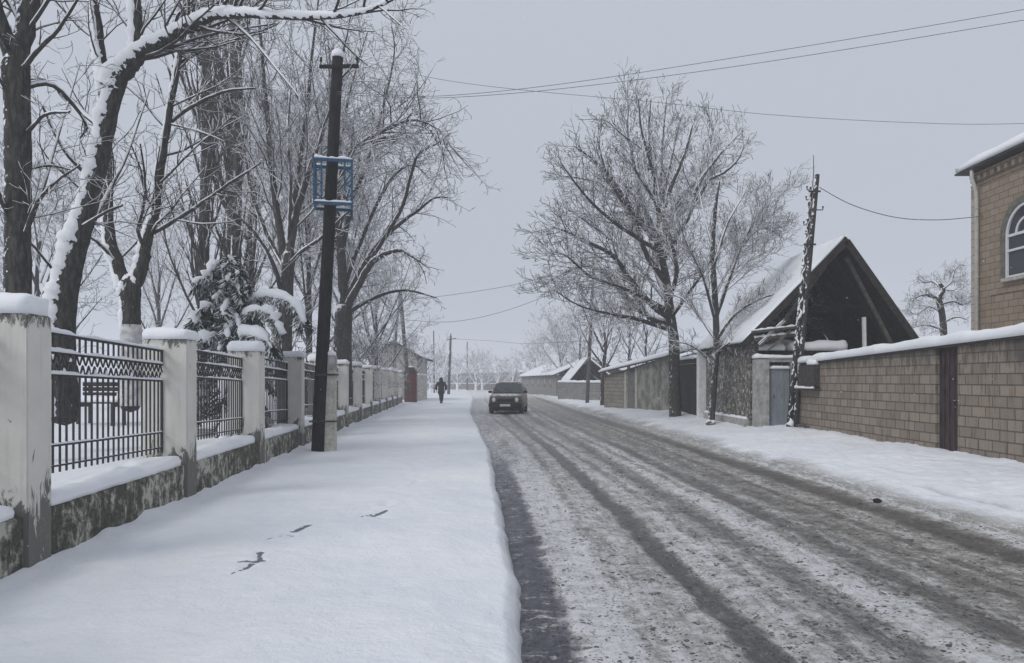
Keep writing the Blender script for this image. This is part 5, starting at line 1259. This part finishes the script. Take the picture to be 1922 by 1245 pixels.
# distant woodland that reads as one mass
R = random.Random(77); brs = []
for k in range(230):
    a = R.uniform(-1, 1); Y = R.uniform(205, 260); X = a * 170; H = R.uniform(4, 8.5)
    p = Vector((X, Y, -.4)); brs.append(([p, p + Vector((0, 0, H * .5)), p + Vector((R.gauss(0, .3), 0, H))], [.16, .12, .04]))
    for j in range(16):
        z = H * R.uniform(.15, .85); an = R.uniform(0, 2 * PI); q = R_(R.uniform(15, 60)); Lb = R.uniform(1, 2.6); d = Vector((math.cos(an) * math.sin(q), math.sin(an) * math.sin(q), math.cos(q)))
        s0 = p + Vector((0, 0, z)); brs.append(([s0, s0 + d * Lb * .5, s0 + d * Lb + Vector((0, 0, .3))], [.06, .05, .03]))
tag(tubes('woodland', brs, 4, twig_hazed, None), 'hazy belt of bare trees along the horizon', kind='stuff')

# ---------------------------------------------------------------- car
car_paint = m_plain('brown_paint', (.075, .042, .032), .35, .5, .15, 5, snow=(.93, .1, .5, 5, (0, 0, 1)))
rub_m = m_plain('black_rubber', (.014, .014, .015), .7, .3, .3, 12)
cglass = NT('car_glass', .12, .6).out((.045, .06, .06))
lampm = m_plain('lamp_glass', (.80, .78, .70), .2, .6, .1, 20)
def loft(secs, n=0):
    """secs: list of closed rings (same length)"""
    m = MB(); k = len(secs[0]); vs = [v for s_ in secs for v in s_]
    fs = [(i * k + j, i * k + (j + 1) % k, (i + 1) * k + (j + 1) % k, (i + 1) * k + j) for i in range(len(secs) - 1) for j in range(k)]
    fs += [tuple(range(k))[::-1], tuple((len(secs) - 1) * k + j for j in range(k))]
    m.add(vs, fs); return m
car = empty('car', (-.16, 39.6, -.11), R_(-5), 'brown estate car with pale headlamps driving towards us along the slushy road', 'car')
def ring(y, w0, w1, zb, zt, c=.08):   # w0 half width at bottom, w1 at top
    return [(-w0 + c, y, zb), (w0 - c, y, zb), (w0, y, zb + c), (w0 + .02, y, (zb + zt) / 2), (w1, y, zt - c), (w1 - c, y, zt), (-w1 + c, y, zt), (-w1, y, zt - c), (-w0 - .02, y, (zb + zt) / 2), (-w0, y, zb + c)]
m = loft([ring(-2.05, .74, .70, .38, .78), ring(-1.98, .80, .78, .30, .88), ring(-1.7, .85, .83, .27, .95), ring(-1.0, .87, .85, .25, 1.02), ring(0, .87, .86, .25, 1.05), ring(1.5, .87, .85, .25, 1.05), ring(1.95, .84, .82, .3, 1.02), ring(2.05, .78, .76, .4, .95)])
m.build('body', car_paint, car, True, bevel=.0)
m = loft([ring(-.98, .80, .78, .98, 1.03, .02), ring(-.25, .80, .66, .98, 1.56, .05), ring(.5, .80, .67, .98, 1.60, .05), ring(1.6, .80, .65, .98, 1.55, .05), ring(1.98, .78, .70, .98, 1.06, .02)])
cab = m.build('cabin', car_paint, car)
m = MB(); m.hexa([(-.72, -.96, 1.06), (.72, -.96, 1.06), (.60, -.32, 1.50), (-.60, -.32, 1.50), (-.72, -.99, 1.075), (.72, -.99, 1.075), (.60, -.35, 1.525), (-.60, -.35, 1.525)]); m.build('windscreen', cglass, cab)
for s_ in (-1, 1):
    for (ya, yb) in ((-.55, .35), (.42, 1.55)):
        m = MB(); yt0 = max(ya, -.18) + .05; m.hexa([(s_ * .805, ya, 1.08), (s_ * .805, yb, 1.08), (s_ * .675, yb - .05, 1.50), (s_ * .675, yt0, 1.50), (s_ * .83, ya, 1.085), (s_ * .83, yb, 1.085), (s_ * .70, yb - .05, 1.505), (s_ * .70, yt0, 1.505)]); m.build('side_window', cglass, cab)
m = MB(); m.box(-.40, .40, -2.09, -2.03, .64, .78)
for k in range(4): m.box(-.38, .38, -2.105, -2.09, .655 + k * .032, .668 + k * .032)
m.build('grille', rub_m, car)
m = MB(); m.box(-.84, .84, -2.16, -1.96, .34, .56); m.build('bumper', rub_m, car, bevel=.04)
m = MB(); m.box(-.26, .26, -2.175, -2.162, .40, .51); m.build('number_plate', frame_m, car)
for s_ in (-1, 1):
    m = MB(); m.tube([(s_ * .58, -1.98, .72), (s_ * .58, -2.09, .72), (s_ * .58, -2.105, .72)], [.12, .12, .09], 14, sq=.75); m.build('headlamp', lampm, car, True)
    m = MB(); m.box(s_ * .84 - .02, s_ * 1.0 + .02, -.72, -.64, 1.04, 1.17) if s_ > 0 else m.box(-1.02, -.82, -.72, -.64, 1.04, 1.17); m.build('wing_mirror', rub_m, car, bevel=.02)
    for y in (-1.28, 1.3):
        x0, x1 = (s_ * .68, s_ * .88)
        m = MB(); m.tube([(x0, y, .33), (x0 + s_ * .02, y, .33), (x1 - s_ * .02, y, .33), (x1, y, .33)], [.29, .325, .325, .29], 22); wh = m.build('wheel', rub_m, car, False)
        m = MB(); m.tube([(x1 - s_ * .01, y, .33), (x1 + s_ * .012, y, .33)], [.19, .17], 18); m.build('rim', m_plain('rim', (.18, .18, .18), .5, .4, .2, 9), wh)
m = MB(); m.box(-.78, .78, -1.9, 1.9, .16, .34); m.build('underbody', rub_m, car)
m = MB()
for s_ in (-1, 1): m.bar((s_ * .3, -1.0, 1.07), (s_ * .3 - .45 * 1, -.72, 1.28), .02, .02)
m.build('wipers', rub_m, cab)
m = MB(); snow_quad(m, [(-.58, -.2, 1.60), (.58, -.2, 1.60), (.56, 1.5, 1.56), (-.56, 1.5, 1.56)], .035, 12, 20, 510, .8); m.build('roof_snow', snow_m, cab, True)

# ---------------------------------------------------------------- person, walking away
def skin_obj(name, nodes, edges, mat, parent, sub=2, root_i=0):
    me = bpy.data.meshes.new(name); me.from_pydata([n[:3] for n in nodes], edges, [])
    o = bpy.data.objects.new(name, me); C.objects.link(o); o.parent = parent
    md = o.modifiers.new('Skin', 'SKIN'); md.use_smooth_shade = True
    lay = me.skin_vertices[0].data if me.skin_vertices else None
    for i, n in enumerate(nodes):
        r = n[3]; lay[i].radius = (r, n[4] if len(n) > 4 else r); lay[i].use_root = (i == root_i)
    s_ = o.modifiers.new('Subdivision', 'SUBSURF'); s_.levels = sub; s_.render_levels = sub
    me.materials.append(mat); return o
pr = empty('person', (P(828, 0, 51).x, 51, .0), R_(4), 'person in a dark hooded coat and dark trousers walking away on the snowy pavement', 'person')
skin_m = m_plain('skin', (.35, .20, .15), .6, .4, .1, 6)
coat_m = m_plain('dark_coat', (.020, .020, .027), .85, .2, .3, 9, bump=.005, snow=(.93, .1, .5, 9, (0, 0, 1)))
trs_m = m_plain('dark_trousers', (.018, .018, .022), .9, .2, .3, 9)
N = [(0, 0, .95, .13, .10), (0, 0, 1.15, .13, .10), (0, 0, 1.38, .17, .10), (0, 0, 1.50, .06, .06), (0, .01, 1.58, .07, .08), (0, .015, 1.67, .078, .095), (0, .01, 1.74, .05, .06),
     (.09, 0, .88, .09), (.07, .05, .50, .058), (.05, .02, .10, .04), (.06, .16, .04, .035),
     (-.09, 0, .88, .09), (-.05, -.04, .50, .058), (-.03, -.16, .14, .04), (-.04, -.06, .05, .035),
     (.20, 0, 1.40, .06), (.29, -.03, 1.14, .045), (.26, .06, .90, .034), (.255, .075, .82, .036, .018),
     (-.20, 0, 1.40, .06), (-.30, -.04, 1.15, .045), (-.30, .02, .92, .034), (-.30, .03, .84, .036, .018),
     (0, .105, 1.655, .014), (-.078, .02, 1.66, .012), (.078, .02, 1.66, .012)]
E = [(0, 1), (1, 2), (2, 3), (3, 4), (4, 5), (5, 6), (0, 7), (7, 8), (8, 9), (9, 10), (0, 11), (11, 12), (12, 13), (13, 14), (2, 15), (15, 16), (16, 17), (17, 18), (2, 19), (19, 20), (20, 21), (21, 22), (5, 23), (5, 24), (5, 25)]
for hnd, sx_ in ((18, 1), (22, -1)):
    hx, hy, hz = N[hnd][:3]
    for f, (dx, ln) in enumerate(((-.027, .070), (-.009, .080), (.009, .075), (.027, .058))):
        i = len(N); N.append((hx + dx * .35, hy + dx, hz - .035, .009)); N.append((hx - sx_ * .01 + dx * .3, hy + dx, hz - .035 - ln * .55, .0085)); N.append((hx - sx_ * .03 + dx * .3, hy + dx, hz - .035 - ln, .007)); E += [(hnd, i), (i, i + 1), (i + 1, i + 2)]
    i = len(N); N.append((hx, hy + .04, hz + .01, .011)); N.append((hx - sx_ * .012, hy + .062, hz - .03, .009)); E += [(hnd, i), (i, i + 1)]
skin_obj('body', N, E, skin_m, pr, 1)
cn = [(0, 0, .88, .23, .18), (0, 0, 1.10, .22, .17), (0, 0, 1.38, .26, .18), (0, 0, 1.53, .17, .15), (.235, 0, 1.41, .11), (.335, -.03, 1.14, .095), (.30, .03, .90, .07), (-.235, 0, 1.41, .11), (-.34, -.04, 1.15, .095), (-.325, .01, .92, .07), (0, 0, .80, .24, .18)]
skin_obj('coat', cn, [(0, 1), (1, 2), (2, 3), (2, 4), (4, 5), (5, 6), (2, 7), (7, 8), (8, 9), (0, 10)], coat_m, pr)
tn = [(0, 0, .90, .16, .13), (.09, 0, .82, .13), (.07, .05, .50, .10), (.05, .02, .12, .075), (-.09, 0, .82, .13), (-.05, -.04, .50, .10), (-.03, -.15, .16, .075)]
skin_obj('trousers', tn, [(0, 1), (1, 2), (2, 3), (0, 4), (4, 5), (5, 6)], trs_m, pr)
bt = [(.05, .0, .12, .062), (.05, .01, .055, .058, .05), (.06, .16, .045, .045, .04)]
skin_obj('boot', bt, [(0, 1), (1, 2)], rub_m, pr)
skin_obj('boot', [(-.03, -.165, .17, .06), (-.03, -.16, .09, .058), (-.04, -.01, .05, .045)], [(0, 1), (1, 2)], rub_m, pr)
m = MB(); m.tube([(0, -.02, 1.50), (0, -.03, 1.56), (0, -.03, 1.66), (0, -.02, 1.74), (0, -.01, 1.79), (0, 0, 1.80)], [.15, .145, .14, .115, .07, .01], 14); m.build('hood', coat_m, pr, True)

# ---------------------------------------------------------------- snow still falling: past counting
R = random.Random(99); m = MB()
for k in range(1500):
    Y = R.uniform(6, 40); X = R.uniform(-.75, .75) * Y; Z = R.uniform(0.2, 10); r = R.uniform(.003, .006); c_ = Vector((X, Y, Z))
    m.add([c_ + Vector(v) * r for v in ((1, 0, 0), (-1, 0, 0), (0, 1, 0), (0, -1, 0), (0, 0, 1.4), (0, 0, -1.4))], [(0, 2, 4), (2, 1, 4), (1, 3, 4), (3, 0, 4), (2, 0, 5), (1, 2, 5), (3, 1, 5), (0, 3, 5)])
tag(m.build('snowflakes', snow_m), 'fine snowflakes drifting over the street', kind='stuff')

# ---------------------------------------------------------------- the air
m = MB(); m.box(-300, 300, -45, 560, -1.35, 24.5); hz = m.build('haze', None); tag(hz, 'grey winter haze over the street', kind='stuff')
hm = bpy.data.materials.new('haze'); hm.use_nodes = True; hm.node_tree.nodes.clear()
mo = hm.node_tree.nodes.new('ShaderNodeOutputMaterial'); pv = hm.node_tree.nodes.new('ShaderNodeVolumePrincipled')
pv.inputs['Color'].default_value = (.93, .94, .97, 1); pv.inputs['Density'].default_value = .0030; pv.inputs['Anisotropy'].default_value = 0
hm.node_tree.links.new(pv.outputs[0], mo.inputs['Volume']); hz.data.materials.append(hm)
print('VERTS', sum(len(x.vertices) for x in bpy.data.meshes))
